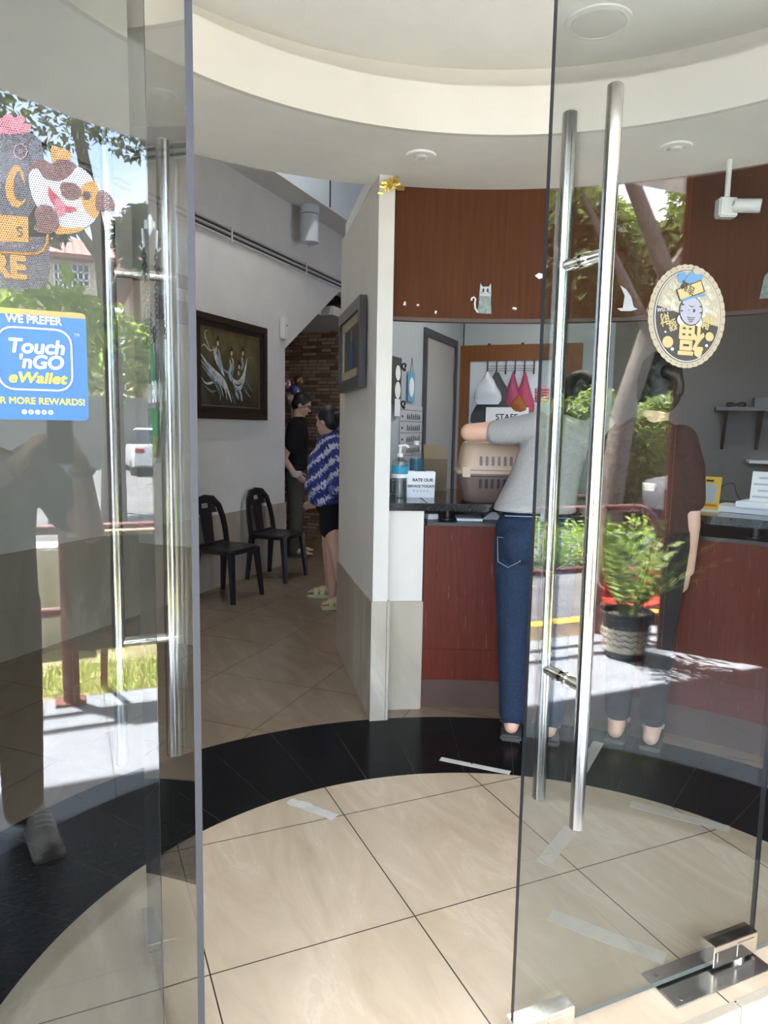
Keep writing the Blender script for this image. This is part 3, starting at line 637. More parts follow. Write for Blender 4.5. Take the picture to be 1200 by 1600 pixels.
mb = MB(); mb.prism([wl(cd[0]-.065, cd[1]-.09, .01, 2.1), wl(cd[0]+.065, cd[1]-.09, .01, 2.1), wl(cd[0]+.065, cd[1]+.09, .01, 2.1), wl(cd[0]-.065, cd[1]+.09, .01, 2.1)], VD*-.003); mb.build('card', mat('light_blue', (.13, .33, .52), .5), tg, smooth=False)
mb = MB(); mb.prism([wl(cd[0]+.045*math.cos(t), cd[1]+.06*math.sin(t), .0135, 2.1) for t in [2*PI*i/20 for i in range(20)]], VD*-.001); mb.build('label_oval', M['paper'], tg, smooth=False)
mb = MB(); mb.tube([wl(cd[0]-.025, cd[1]+.09, .012, 2.1), wl(cd[0], cd[1]+.18, .012, 2.1), wl(cd[0]+.025, cd[1]+.09, .012, 2.1)], .0018, 6); mb.build('string', M['ink'], tg)
pl0 = (4.05, 1.58); pl1 = (4.469, 1.346)
pn = thing('wall_planner', 'white weekly planner sheet with handwriting below the hanging tag', 'planner', tuple(wl(pl0[0], 1.4, .01, 2.1)))
mb = MB(); mb.prism([wl(pl0[0], pl1[1]-.1, .008, 2.1), wl(pl1[0], pl1[1]-.1, .008, 2.1), wl(pl1[0], pl0[1], .008, 2.1), wl(pl0[0], pl0[1], .008, 2.1)], VD*.004); mb.build('sheet', M['grey_paper'], pn, smooth=False)
mb = MB(); W_ = pl1[0]-pl0[0]
for i in range(5): z = pl0[1]-.03-.07*i; mb.prism([wl(pl0[0], z, .0085, 2.1), wl(pl1[0], z, .0085, 2.1), wl(pl1[0], z+.003, .0085, 2.1), wl(pl0[0], z+.003, .0085, 2.1)], VD*-.0006)
for i in range(4):
    z = pl0[1]-.075-.07*i
    for j in range(7): q = pl0[0]+W_*(.28+.09*j); a = random.uniform(-.3, .3); mb.tube([wl(q, z-.012, .009, 2.1), wl(q+.012, z+.025+a*.02, .009, 2.1), wl(q+.022, z-.008, .009, 2.1)], .0022, 5)
    mb.prism([wl(pl0[0]+.02, z, .0085, 2.1), wl(pl0[0]+.05, z, .0085, 2.1), wl(pl0[0]+.05, z+.012, .0085, 2.1), wl(pl0[0]+.02, z+.012, .0085, 2.1)], VD*-.0006)
mb.build('handwriting', M['ink'], pn, smooth=False)

# right part of the reception seen through the glass: wall shelves, boxes, stands
def on_wall(t, z, off): return wn(t, z, off)
TX = Vector((1, -1, 0))/S2
sa = (0.3389, 1.605)
sh = thing('wall_shelf', 'dark bracketed wall shelf carrying boxes and cables', 'shelf', tuple(wn(sa[0]+.3, sa[1], .1)))
mb = MB(); mb.box(wn(sa[0]+.35, sa[1], .11), (.75, .22, .025), (TX, UD, UP)); mb.build('board', M['frame_wood'], sh)
for dt in (.03, .24): mb = MB(); mb.prism([wn(sa[0]+dt, sa[1]-.01, .0), wn(sa[0]+dt, sa[1]-.01, .2), wn(sa[0]+dt, sa[1]-.27, .0)], TX*.02); mb.build('bracket', M['frame_wood'], sh, smooth=False)
for i, (dt, w_, h_, cname, lab) in enumerate(((.33, .26, .06, 'frame_wood', 'dark flat box on the bracketed shelf, lower of two'), (.42, .2, .07, 'black_plastic', 'dark box on top of the lower box on shelf'))):
    z0 = sa[1]+.013+(.06 if i else 0); mb = MB(); mb.box(wn(sa[0]+dt, z0+h_/2, .11), (w_, .17, h_), (TX, UD, UP)); tag(mb.build('storage_box', M[cname], bevel=.003, loc=tuple(wn(sa[0]+dt, z0, .11))), lab, 'box')
mb = MB(); mb.tube([wn(sa[0]+.10+.055*math.cos(t*.55), sa[1]+.03+.012*math.sin(t*1.1), .11+.05*math.sin(t*.55)) for t in range(24)], .007, 8); tag(mb.build('cable_coil', M['ink']), 'coiled black cable lying on the left end of the bracketed shelf', 'cable')
s2_ = (0.5594, 1.262); mb = MB(); mb.box(wn(s2_[0]+.25, s2_[1], .1), (.55, .2, .02), (TX, UD, UP)); sh2 = tag(mb.build('small_shelf', M['white_plastic'], bevel=.002), 'plain pale wall shelf below the bracketed shelf', 'shelf')
a_, z_ = (33.99, 1.078)
ys = thing('payment_stand', 'yellow acrylic payment stand on the counter ledge', 'sign stand', tuple(polar(a_, 2.2, 1.07)))
c_ = polar(a_, 2.2, 1.07); e1 = Vector((math.sin(math.radians(a_)), -math.cos(math.radians(a_)), 0)); e2 = Vector((math.cos(math.radians(a_)), math.sin(math.radians(a_)), 0))
e1 = (e1*.8+e2*-.2+Vector((.1, -.05, 0))).normalized(); e2 = UP.cross(e1)
Yv = (UP+e2*.18).normalized(); mb = MB(); mb.box(c_+Yv*.085+e1*.0, (.105, .004, .165), (e1, e2, Yv)); mb.build('backing', mat('yellow_acrylic', (.78, .50, .06), .3), ys, bevel=.002)
mb = MB(); mb.box(c_+Yv*.088-e2*.003, (.072, .003, .09), (e1, e2, Yv)); mb.build('insert', M['grey_paper'], ys)
mb = MB(); mb.box(c_+Yv*.148-e2*.003, (.035, .002, .01), (e1, e2, Yv)); mb.build('heading', M['ink'], ys)
mb = MB(); mb.box(c_+Yv*.030-e2*.003, (.09, .002, .010), (e1, e2, Yv)); mb.build('strip', mat('orange_print', (.5, .16, .03), .5), ys)
mb = MB(); mb.box(c_+UP*.004, (.12, .06, .008), (e1, e2, UP)); mb.build('base', M['white_plastic'], ys)
a_, z_ = (27.66, 1.082)
ps = thing('price_stand', 'white printed counter stand near the right picture edge', 'sign stand', tuple(polar(a_, 2.25, 1.07)))
c_ = polar(a_, 2.25, 1.07); mb = MB(); mb.box(c_+Yv*.10, (.15, .004, .20), (e1, e2, Yv)); mb.build('sheet', M['paper'], ps)
for i in range(5): mb = MB(); mb.box(c_+Yv*(.17-.03*i)-e2*.003+e1*(-.02 if i % 2 else 0), (.09, .001, .010), (e1, e2, Yv)); mb.build('print_line', M['grey_paper'], ps)
a_, z_ = (29.92, 1.072)
for i, (r_, w_, dz) in enumerate(((2.3, .26, 0), (2.27, .16, .03))):
    c_ = polar(a_-i*1.5, r_, 1.071+dz); mb = MB(); mb.box(c_+UP*.014, (w_, .2, .028), (e1, e2, UP)); tag(mb.build('paper_pile', M['paper'], bevel=.002, loc=tuple(c_)), ('white paper pile on the ledge between the two stands', 'smaller paper pile lying on top of the larger pile')[i], 'papers')
mb = MB(); c_ = polar(a_+2, 2.28, 1.105); mb.tube([c_+e1*(.16*(t/14-.5))+UP*(.10*math.sin(PI*t/14)**1.5)+e2*.03*math.sin(t) for t in range(15)], .003, 6); tag(mb.build('charging_cable', M['ink']), 'thin dark cable arching over the paper pile', 'cable')

# stickers and scraps on the fascia
def fas(a, z, r=2.0185): return polar(a, r, z), Vector((math.sin(math.radians(a)), -math.cos(math.radians(a)), 0)), -Vector((math.cos(math.radians(a)), math.sin(math.radians(a)), 0))
a_, z_ = (63.63, 2.075)
P0, ex, en = fas(a_, z_); cs = thing('cat_sticker', 'pale green paper cat sticker low on the brown panel', 'sticker', tuple(P0))
def shp(name, pts, m, parent, P0, ex, en, lay=0, th=.0008):
    b = MB(); b.prism([P0 + ex*x + UP*z + en*(lay*.0009) for x, z in pts], en*th); return b.build(name, m, parent, smooth=False)
green = mat('pale_green_paper', (.22, .27, .25), .7, var=.35, vscale=60)
shp('body', [(-.034, -.072), (.036, -.074), (.032, -.03), (.031, .03), (.029, .072), (.018, .055), (-.010, .055), (-.022, .072), (-.025, .03), (-.027, -.03)], green, cs, P0, ex, en)
shp('face_patch', [(-.024, .01), (.031, .01), (.029, .066), (.018, .052), (-.010, .052), (-.022, .066)], M['grey_paper'], cs, P0, ex, en, 1)
for q in (-.007, .014): shp('eye', [(q+.005*math.cos(t), .036+.010*math.sin(t)) for t in [2*PI*i/14 for i in range(14)]], M['ink'], cs, P0, ex, en, 2)
mb = MB()
for q, s_ in ((-.02, -1), (.028, 1)):
    for i in range(3): mb.tube([P0+ex*q+UP*(.022+.004*i)+en*.002, P0+ex*(q-.010*s_)+UP*(.020+.003*i)+en*.002], .0008, 5)
mb.tube([P0+ex*.001+UP*.022+en*.002, P0+ex*.004+UP*.018+en*.002, P0+ex*.008+UP*.022+en*.002], .0008, 5); mb.build('whiskers', M['ink'], cs)
mb = MB(); mb.tube([P0+ex*x+UP*z+en*.001 for x, z in ((-.03, -.068), (-.043, -.05), (-.046, -.025), (-.043, -.005), (-.052, .004), (-.062, -.002), (-.062, -.012))], .0042, 8); mb.build('tail', M['paper'], cs)
for i, (px, pts, lab) in enumerate((((71.63, 2.606), [(-.004, -.009), (.004, -.006), (.006, .006), (.001, .010), (.003, .002)], 'tiny curved white paper scrap near the top of brown panel'),
        ((69.26, 2.594), [(-.003, -.016), (.006, -.014), (.001, .016), (-.007, .014)], 'slanted white tape scrap near the top of brown panel'),
        ((74.69, 2.04), [(-.007, -.01), (.007, -.009), (.005, .01), (-.003, .007)], 'white paper scrap at bottom left corner of brown panel'),
        ((72.82, 2.034), [(-.006, -.004), (.006, -.004), (.006, .005), (-.006, .005)], 'small oblong white scrap, second along the panel bottom'),
        ((70.3, 2.003), [(-.004, -.008), (.002, -.006), (.006, .007), (-.005, .007)], 'torn white scrap just left of the cat sticker'),
        ((59.47, 2.027), [(-.013, -.004), (-.004, -.002), (.002, -.008), (.012, -.003), (.008, .004), (-.006, .006)], 'ragged white scrap right of the cat sticker'),
        ((56.28, 2.176), [(-.022, .004), (-.004, .016), (.03, .008), (.024, -.006), (-.002, -.012)], 'large white paper scrap beside the right door edge'),
        ((56.57, 2.62), [(-.016, -.005), (.016, -.003), (.016, .005), (-.016, .004)], 'white tape strip at the top beside the door edge'))):
    P0, ex, en = fas(px[0], px[1]); o = shp('paper_scrap', pts, M['paper'], None, P0, ex, en); tag(o, lab, 'paper scrap', 'paper scraps on the brown panel')
a_, z_ = (28.46, 2.09); P0, ex, en = fas(a_, z_); o = shp('paper_sticker', [(-.02, -.07), (.05, -.07), (.05, .07), (.02, .06), (-.008, .02)], green, None, P0, ex, en); tag(o, 'pale paper sticker on the panel at the right picture edge', 'sticker')
# gold tinsel at the top of the partition corner
g0 = pt(.0, 2.53, -.03) + Vector((.02, -.015, 0)); gt = thing('gold_tinsel', 'crumpled gold tinsel scrap stuck at the top of the partition', 'tinsel', tuple(g0))
mb = MB(); rnd = random.Random(3)
for i in range(42):
    c0 = g0 + Vector((rnd.uniform(-.045, .045), rnd.uniform(-.012, .012), rnd.uniform(-.022, .022)+.0)); c0.z += .6*(c0.x-g0.x); d = Vector((rnd.uniform(-1, 1), rnd.uniform(-.5, .5), rnd.uniform(-1, 1))).normalized()*.011; e = d.cross(Vector((0, 1, .2))).normalized()*.004
    mb.prism([c0-d-e, c0+d-e, c0+d+e, c0-d+e], Vector((0, -.0006, 0)))
mb.build('strands', M['gold'], gt, smooth=False)
a_, z_ = (75.55, 2.577); P0, ex, en = fas(a_, z_); mb = MB()
for i in range(6):
    mb.tube([P0+ex*(-.016+.006*i)+UP*-.018+en*.003, P0+ex*(-.012+.006*i)+UP*.016+en*.003], .0012, 5); mb.tube([P0+ex*-.018+UP*(-.016+.006*i)+en*.004, P0+ex*.018+UP*(-.014+.006*i)+en*.004], .0012, 5)
tag(mb.build('gold_mesh', M['gold']), 'small square of gold mesh on the panel corner', 'tinsel')

# ------------------------------------------------------------------ fixtures on soffit and ceiling
def downlight(a, r, label):
    p = polar(a, r, 2.58); t = thing('downlight', label, 'ceiling light', tuple(p))
    mb = MB(); mb.lathe([(.036, 2.579), (.036, 2.572), (.060, 2.573), (.064, 2.5805)], (p.x, p.y, 0), 28); mb.build('rim', M['white_paint'], t)
    mb = MB(); mb.lathe([(.001, 2.566), (.022, 2.566), (.032, 2.578)], (p.x, p.y, 0), 20); mb.build('lamp', M['grey_paint'], t)
downlight(75.1, 1.62, 'small recessed downlight in the soffit above the brown panel')
downlight(38.6, 1.65, 'small recessed downlight seen through the right glass door')
downlight(113.5, 1.62, 'small recessed downlight seen through the swung-in left door')
p = (1.82, 2.26); t = thing('ceiling_speaker', 'round flush ceiling speaker in the recessed rotunda ceiling', 'speaker', (p[0], p[1], 2.93))
mb = MB(); mb.lathe([(.095, 2.927), (.10, 2.922), (.118, 2.924), (.12, 2.93)], (p[0], p[1], 0), 40); mb.build('rim', M['white_paint'], t)
mb = MB(); mb.lathe([(.001, 2.921), (.094, 2.922), (.096, 2.929)], (p[0], p[1], 0), 40); mb.build('grille', M['grey_paint'], t)
p = polar(33, 1.9, 0); t = thing('security_camera', 'white bullet security camera on a pole under the soffit', 'security camera', (p.x, p.y, 2.38))
mb = MB(); mb.cyl((p.x, p.y, 2.43), (p.x, p.y, 2.581), .011); mb.build('pole', M['white_plastic'], t)
mb = MB(); mb.box((p.x, p.y, 2.385), (.08, .05, .08), (bx, by, UP)); mb.build('junction_box', M['white_plastic'], t, bevel=.006)
q = p + bx*.06 - by*.04 + UP*2.385; d = (bx*.9-by*.5-UP*.12).normalized(); mb = MB(); mb.cyl(q-d*.045, q+d*.06, .028, n=20); mb.build('housing', M['white_plastic'], t, bevel=.003)
mb = MB(); mb.cyl(q+d*.059, q+d*.062, .02, n=20); mb.build('lens', M['ink'], t)
mb = MB(); mb.cyl(q+UP*.01-bx*.05, q, .012); mb.build('bracket', M['white_plastic'], t)

# ------------------------------------------------------------------ hall
W5 = lambda s, z, off=0: wl(s, z, off)
pt_ = thing('dancers_painting', 'large dark-framed oil painting of dancing women in flowing robes', 'painting', tuple(W5(5.5, 1.9, .03)))
s0, s1, z0, z1 = 4.92, 6.07, 1.49, 2.36
def wframe(name, s0, s1, z0, z1, w_, o0, o1, m, parent):
    b = MB()
    for a, c, e, f in ((s0, s1, z0, z0+w_), (s0, s1, z1-w_, z1), (s0, s0+w_, z0+w_, z1-w_), (s1-w_, s1, z0+w_, z1-w_)): b.prism([W5(a, e, o0), W5(c, e, o0), W5(c, f, o0), W5(a, f, o0)], VD*-(o1-o0))
    return b.build(name, m, parent, smooth=False)
wframe('frame', s0, s1, z0, z1, .055, .002, .045, M['frame_wood'], pt_); wframe('inner_moulding', s0+.055, s1-.055, z0+.055, z1-.055, .05, .002, .030, M['black_plastic'], pt_)
wframe('slip', s0+.105, s1-.105, z0+.105, z1-.105, .012, .002, .022, mat('bronze_slip', (.16, .09, .04), .4), pt_)
def canvas_mat():
    t = NT('oil_canvas'); o = t.pos(); n = t.noise(o, 3.2, 7, .65, 1.2); z = t.xyz(o)[2]
    g = t.math('MULTIPLY', t.math('SUBTRACT', z, 1.6), 1.3)
    c1 = t.ramp(n, [(.3, (.012, .013, .012)), (.7, (.05, .045, .03))]); c2 = t.ramp(n, [(.3, (.06, .055, .022)), (.7, (.22, .19, .08))])
    return t.done(t.principled(t.mix(g, c1, c2), .35))
mb = MB(); mb.prism([W5(s0+.1, z0+.1, .01), W5(s1-.1, z0+.1, .01), W5(s1-.1, z1-.1, .01), W5(s0+.1, z1-.1, .01)], VD*-.006); cv = mb.build('canvas', canvas_mat(), pt_, smooth=False)
robe = mat('robe_paint', (.36, .43, .47), .5, var=.6, vscale=14); flesh = mat('flesh_paint', (.55, .42, .30), .5); hairp = mat('hair_paint', (.03, .02, .02), .5)
def pp(px, py): # painting-local 0..1
    return s0+.117 + px*(s1-s0-.234), z1-.117 - py*(z1-z0-.234)
def ribbon(pts, w0, name='robe'):
    b = MB(); n = len(pts); pv = [Vector(pp(*p)) for p in pts]; sm = []
    for i in range(n-1):
        for k in range(6):
            t = k/6; a, b0, c, d = pv[max(i-1, 0)], pv[i], pv[i+1], pv[min(i+2, n-1)]
            sm.append(.5*((2*b0)+(c-a)*t+(2*a-5*b0+4*c-d)*t*t+(3*b0-a-3*c+d)*t**3))
    sm.append(pv[-1]); m = len(sm)
    for i in range(m-1):
        d = (sm[i+1]-sm[i]).normalized(); nrm = Vector((-d.y, d.x)); f0 = math.sin(PI*(i+.6)/(m+.5)); f1 = math.sin(PI*(i+1.6)/(m+.5))
        q = [sm[i]-nrm*w0*f0, sm[i+1]-nrm*w0*f1, sm[i+1]+nrm*w0*f1, sm[i]+nrm*w0*f0]
        b.add([W5(p.x, p.y, .0172) for p in q], [(0, 1, 2, 3)])
    return b
tones = [mat('robe_tone_%d' % i, c, .5, var=.5, vscale=18) for i, c in enumerate(((.40, .46, .50), (.24, .31, .36), (.50, .53, .53), (.15, .19, .21)))]
strokes = [([(.20, .22), (.24, .34), (.30, .46), (.38, .60)], .032, 0), ([(.28, .24), (.31, .38), (.36, .52)], .020, 1), ([(.24, .25), (.24, .38), (.28, .48)], .012, 2),
    ([(.0, .34), (.10, .46), (.22, .56), (.36, .66), (.44, .80), (.50, .95)], .026, 2), ([(.0, .42), (.12, .54), (.26, .64), (.38, .76), (.42, .92)], .018, 0), ([(.02, .50), (.16, .62), (.30, .72), (.36, .88)], .014, 1), ([(.0, .64), (.08, .72), (.18, .70), (.30, .64), (.40, .72)], .012, 2), ([(.05, .74), (.16, .82), (.26, .80)], .010, 3), ([(.08, .58), (.2, .68), (.3, .82), (.3, .94)], .016, 3),
    ([(.47, .36), (.49, .46), (.46, .56), (.50, .66)], .026, 0), ([(.52, .38), (.53, .48), (.50, .58)], .016, 1), ([(.68, .34), (.70, .42), (.66, .48)], .022, 1),
    ([(.48, .56), (.54, .64), (.62, .66), (.70, .58), (.75, .44), (.77, .32)], .024, 2), ([(.50, .60), (.56, .72), (.64, .74), (.71, .64), (.75, .52)], .024, 0), ([(.54, .68), (.58, .80), (.62, .90)], .026, 1), ([(.60, .72), (.66, .82), (.68, .92)], .018, 0), ([(.68, .66), (.74, .76), (.84, .86)], .010, 3), ([(.73, .56), (.79, .66), (.88, .78)], .008, 3), ([(.46, .78), (.52, .88), (.56, .97)], .012, 3), ([(.03, .12), (.10, .16), (.15, .24)], .007, 1), ([(.80, .30), (.86, .28), (.92, .34)], .006, 3), ([(.36, .5), (.42, .54), (.46, .5)], .012, 1)]
for i, (pts, w0, tn) in enumerate(strokes):
    r = ribbon(pts, w0*.85); rb_ = MB(); rb_.add([tuple(Vector(v) - VD*(.0001*i)) for v in r.v], r.f); rb_.build('robe_fold', tones[tn], cv, smooth=False)
for u, v, s_ in ((.27, .17, 1), (.50, .27, 1), (.70, .24, .95), (.63, .44, .95)):
    c = pp(u, v); fb = MB(); fb.prism([W5(c[0]+.016*s_*math.cos(a), c[1]+.024*s_*math.sin(a), .0196) for a in [2*PI*i/14 for i in range(14)]], VD*-.0006); fb.build('painted_face', flesh, cv, smooth=False)
    hb = MB(); hp = [(-.028, .0), (-.026, .02), (-.018, .034), (-.012, .040), (-.012, .052), (-.004, .062), (.006, .056), (.008, .042), (.018, .030), (.024, .012), (.014, .014), (.0, .022), (-.014, .012), (-.020, -.006)]
    hb.prism([W5(c[0]+x*s_, c[1]+y*s_, .0204) for x, y in hp], VD*-.0004); hb.build('painted_hair', hairp, cv, smooth=False)
for i, (pts, w0) in enumerate((([(.16, .30), (.10, .18), (.07, .06), (.12, .03)], .007), ([(.22, .26), (.14, .28), (.06, .22), (.02, .26)], .007), ([(.50, .32), (.53, .40), (.49, .46)], .014), ([(.69, .29), (.69, .36)], .012), ([(.62, .50), (.63, .56)], .014), ([(.76, .42), (.78, .30)], .007), ([(.25, .22), (.24, .30)], .014))):
    r = ribbon(pts, w0); fb = MB(); fb.add([tuple(Vector(v) - VD*.0005) for v in r.v], r.f); fb.build('painted_arm', flesh, cv, smooth=False)
# small plaques, sensor, cables, spotlight
for i, (a, b_) in enumerate((((4.656, 2.605), (4.959, 2.506)), ((4.65, 2.403), (4.953, 2.231)))):
    t = thing('wall_plaque', ('upper dark-edged plaque on the hall wall behind the left door', 'lower dark-edged plaque on the hall wall behind the left door')[i], 'plaque', tuple(W5((a[0]+b_[0])/2, b_[1], .01)))
    mb = MB(); mb.prism([W5(a[0]-.2, b_[1], .002), W5(b_[0]-.03, b_[1], .002), W5(b_[0]-.03, a[1], .002), W5(a[0]-.2, a[1], .002)], VD*-.02); mb.build('backing', mat('olive_plaque', (.075, .068, .042), .35), t, smooth=False)
    mb = MB()
    for z in (a[1]-.02, b_[1]): mb.prism([W5(a[0]-.21, z, .002), W5(b_[0]-.02, z, .002), W5(b_[0]-.02, z+.022, .002), W5(a[0]-.21, z+.022, .002)], VD*-.026)
    mb.build('edge_bar', M['ink'], t, smooth=False)
a = (6.421, 2.417); t = thing('air_freshener', 'white wall dispenser on the hall wall right of the painting', 'dispenser', tuple(W5(a[0], 2.3, .03)))
mb = MB(); mb.prism([W5(a[0]-.045, 2.30, .0), W5(a[0]+.045, 2.30, .0), W5(a[0]+.045, 2.52, .0), W5(a[0]-.045, 2.52, .0)], VD*-.05); mb.build('housing', M['white_plastic'], t, bevel=.012)
mb = MB(); mb.prism([W5(a[0]+.0, 2.44, .05), W5(a[0]+.03, 2.45, .05), W5(a[0]+.025, 2.43, .05)], VD*-.002); mb.build('emblem', M['dark_grey'], t, smooth=False)
t = thing('cable_run', 'bundle of dark cables running along the top of hall wall', 'cables', tuple(W5(4, 3.08, .02)))
for i in range(5): mb = MB(); mb.tube([W5(-1.2, 3.045+.022*i, .014), W5(8.7, 3.045+.022*i, .014)], .008, 6); mb.build('cable', M['dark_grey'] if i % 2 else M['grey_paint'], t)
for s_ in (3.5, 5.5, 6.9, 8.0): mb = MB(); mb.prism([W5(s_, 3.02, .0), W5(s_+.02, 3.02, .0), W5(s_+.02, 3.15, .0), W5(s_, 3.15, .0)], VD*-.026); mb.build('clip', M['white_plastic'], t, smooth=False)
a = (6.729, 3.721); P0 = wl(a[0], 0, 0, 4.92); t = thing('spotlight', 'white cylinder spotlight hanging under the bulkhead', 'ceiling light', (P0.x, P0.y, 3.655))
mb = MB(); mb.lathe([(.088, 3.30), (.092, 3.30), (.092, 3.57), (.088, 3.572)], (P0.x, P0.y, 0), 32); mb.lathe([(.094, 3.578), (.096, 3.60), (.096, 3.655)], (P0.x, P0.y, 0), 32); mb.build('housing', M['cool_paint'], t)
mb = MB(); mb.lathe([(.0885, 3.57), (.0885, 3.58)], (P0.x, P0.y, 0), 32); mb.build('seam', M['dark_grey'], t)
mb = MB(); mb.cyl((P0.x, P0.y, 3.30), (P0.x, P0.y, 3.255), .011); mb.build('lamp_stub', M['grey_paint'], t)
mb = MB(); mb.prism([wl(a[0]+.12, 3.667, .308, 5.13), wl(a[0]+.135, 3.667, .308, 5.13), wl(a[0]+.135, 5.2, .308, 5.13), wl(a[0]+.12, 5.2, .308, 5.13)], VD*-.012); mb.build('trim_7', M['dark_grey'], smooth=False, kind='structure')
# framed picture on the partition
a = (1.017, 2.124); b_ = (0.2524, 2.068); c_ = (0.2145, 1.632)
t = thing('small_painting', 'small dark painting in a carved frame on the partition', 'painting', tuple(pt((a[0]+b_[0])/2, 1.85, .02)))
q0, q1, z0, z1 = min(a[0], b_[0]), max(a[0], b_[0]), 1.64, 2.09
def pframe(name, q0, q1, z0, z1, w_, o0, o1, m):
    b = MB()
    for e, f, g, h in ((q0, q1, z0, z0+w_), (q0, q1, z1-w_, z1), (q0, q0+w_, z0+w_, z1-w_), (q1-w_, q1, z0+w_, z1-w_)): b.prism([pt(e, g, o0), pt(f, g, o0), pt(f, h, o0), pt(e, h, o0)], PN*(o1-o0))
    return b.build(name, m, t, smooth=False)
pframe('frame', q0, q1, z0, z1, .06, .0, .035, M['frame_wood']); pframe('mat_border', q0+.06, q1-.06, z0+.06, z1-.06, .05, .0, .02, mat('tan_mount', (.38, .31, .20), .6))
mb = MB(); mb.prism([pt(q0+.1, z0+.1, .004), pt(q1-.1, z0+.1, .004), pt(q1-.1, z1-.1, .004), pt(q0+.1, z1-.1, .004)], PN*.008); k_ = mb.build('canvas', mat('dark_oil', (.03, .035, .04), .35, var=.7, vscale=12), t, smooth=False)
mb = MB(); qc = (q0+q1)/2; mb.prism([pt(qc-.06, z0+.12, .013), pt(qc+.07, z0+.12, .013), pt(qc+.05, z0+.24, .013), pt(qc, z0+.28, .013), pt(qc-.05, z0+.24, .013)], PN*.0006); mb.build('blue_figure', mat('blue_paint', (.02, .05, .16), .5), k_, smooth=False)
mb = MB(); mb.prism([pt(qc+.03*math.cos(u), z0+.30+.035*math.sin(u), .014) for u in [2*PI*i/14 for i in range(14)]], PN*.0006); mb.build('face', mat('face_paint', (.30, .14, .07), .5), k_, smooth=False)

# black plastic chairs against the hall wall
def make_chair(label):
    t = thing('plastic_chair', label, 'chair'); bl = M['black_plastic']
    mb = MB(); k = []
    for u in range(24):
        a = 2*PI*u/24; c, s = math.cos(a), math.sin(a); k.append((.215*abs(c)**.45*(1 if c > 0 else -1), .205*abs(s)**.45*(1 if s > 0 else -1)))
    rings = [[(x*f, y*f, z + (.012 if y < -.1 else 0)*0) for x, y in k] for f, z in ((.97, .395), (1, .41), (1, .428), (.93, .436), (.75, .428), (.01, .424))]
    vs = [p for r in rings for p in r]; n = 24; fs = [tuple(range(n-1, -1, -1))]
    for i in range(5): fs += [(i*n+j, i*n+(j+1) % n, (i+1)*n+(j+1) % n, (i+1)*n+j) for j in range(n)]
    mb.add(vs, fs); mb.build('seat', bl, t)
    for sx in (-1, 1):
        for sy in (-1, 1):
            mb = MB(); mb.tube([(sx*.175, sy*.165, .42), (sx*.19, sy*.185, .22), (sx*.205, sy*.205, 0)], [.036, .030, .023], 6); mb.build('leg', bl, t)
    def bp(u, v): return Vector((u, .175 + v*.15 + .02*math.cos(u*7)-.02, .425 + v))
    mb = MB(); hoop = [bp(-.205, 0), bp(-.205, .12), bp(-.195, .22), bp(-.165, .32), bp(-.10, .385), bp(0, .40), bp(.10, .385), bp(.165, .32), bp(.195, .22), bp(.205, .12), bp(.205, 0)]
    sm = []
    for i in range(len(hoop)-1): sm += [hoop[i].lerp(hoop[i+1], q) for q in (0, .5)]
    sm.append(hoop[-1])
    for i in range(len(sm)-1):
        d = (sm[i+1]-sm[i]); L = d.length; d.normalize(); nn = Vector((0, 1, -.15)).normalized(); side = d.cross(nn).normalized(); mb.box((sm[i]+sm[i+1])/2, (.052, .020, L*1.25), (side, side.cross(d)*-1, d))
    def quad(u0, u1, v0, v1, u2=None, u3=None): mb.prism([bp(u0, v0), bp(u1, v0), bp(u3 if u3 is not None else u1, v1), bp(u2 if u2 is not None else u0, v1)], (0, .016, -.002))
    quad(-.055, .055, 0, .27, -.07, .07); quad(-.14, -.05, .27, .39, -.09, -.05); quad(.05, .14, .27, .39, .05, .09); quad(-.05, .05, .27, .315); quad(-.05, .05, .355, .40); quad(-.2, .2, -.01, .03)
    mb.build('backrest', bl, t); return t
ch = make_chair('black plastic chair near the left door edge, closer of the two')
ch.location = tuple(wl(5.01, 0, .285)); ch.rotation_euler = (0, 0, math.radians(42))
ch2 = copy_tree(ch); ch2['label'] = 'black plastic chair further along the wall, nearer the standing man'
ch2.location = tuple(wl(5.876, 0, .262)); ch2.rotation_euler = (0, 0, PI/4)
for o in (ch, ch2): o['group'] = 'plastic chairs along the hall wall'
# foil balloons behind the man
bp_ = Vector((2.553, 8.735, 1.946)); t = thing('foil_balloons', 'cluster of pink and blue foil balloons by the stone wall', 'balloons', tuple(bp_))
for i, (dx, dz, r, c) in enumerate(((-.06, .02, .09, (.45, .22, .25)), (.05, -.06, .08, (.16, .20, .38)), (.10, .06, .07, (.30, .16, .08)), (-.02, -.16, .09, (.5, .36, .30)))):
    mb = MB(); mb.ell(bp_+bx*dx+UP*dz, (r, r*.7, r), 16); mb.build('balloon', mat('foil_%d' % i, c, .15, .6), t)
mb = MB(); mb.tube([bp_+UP*-.2, bp_+UP*-.7+bx*.03, (bp_.x, bp_.y, 0)], .006, 6); mb.build('string', M['paper'], t)

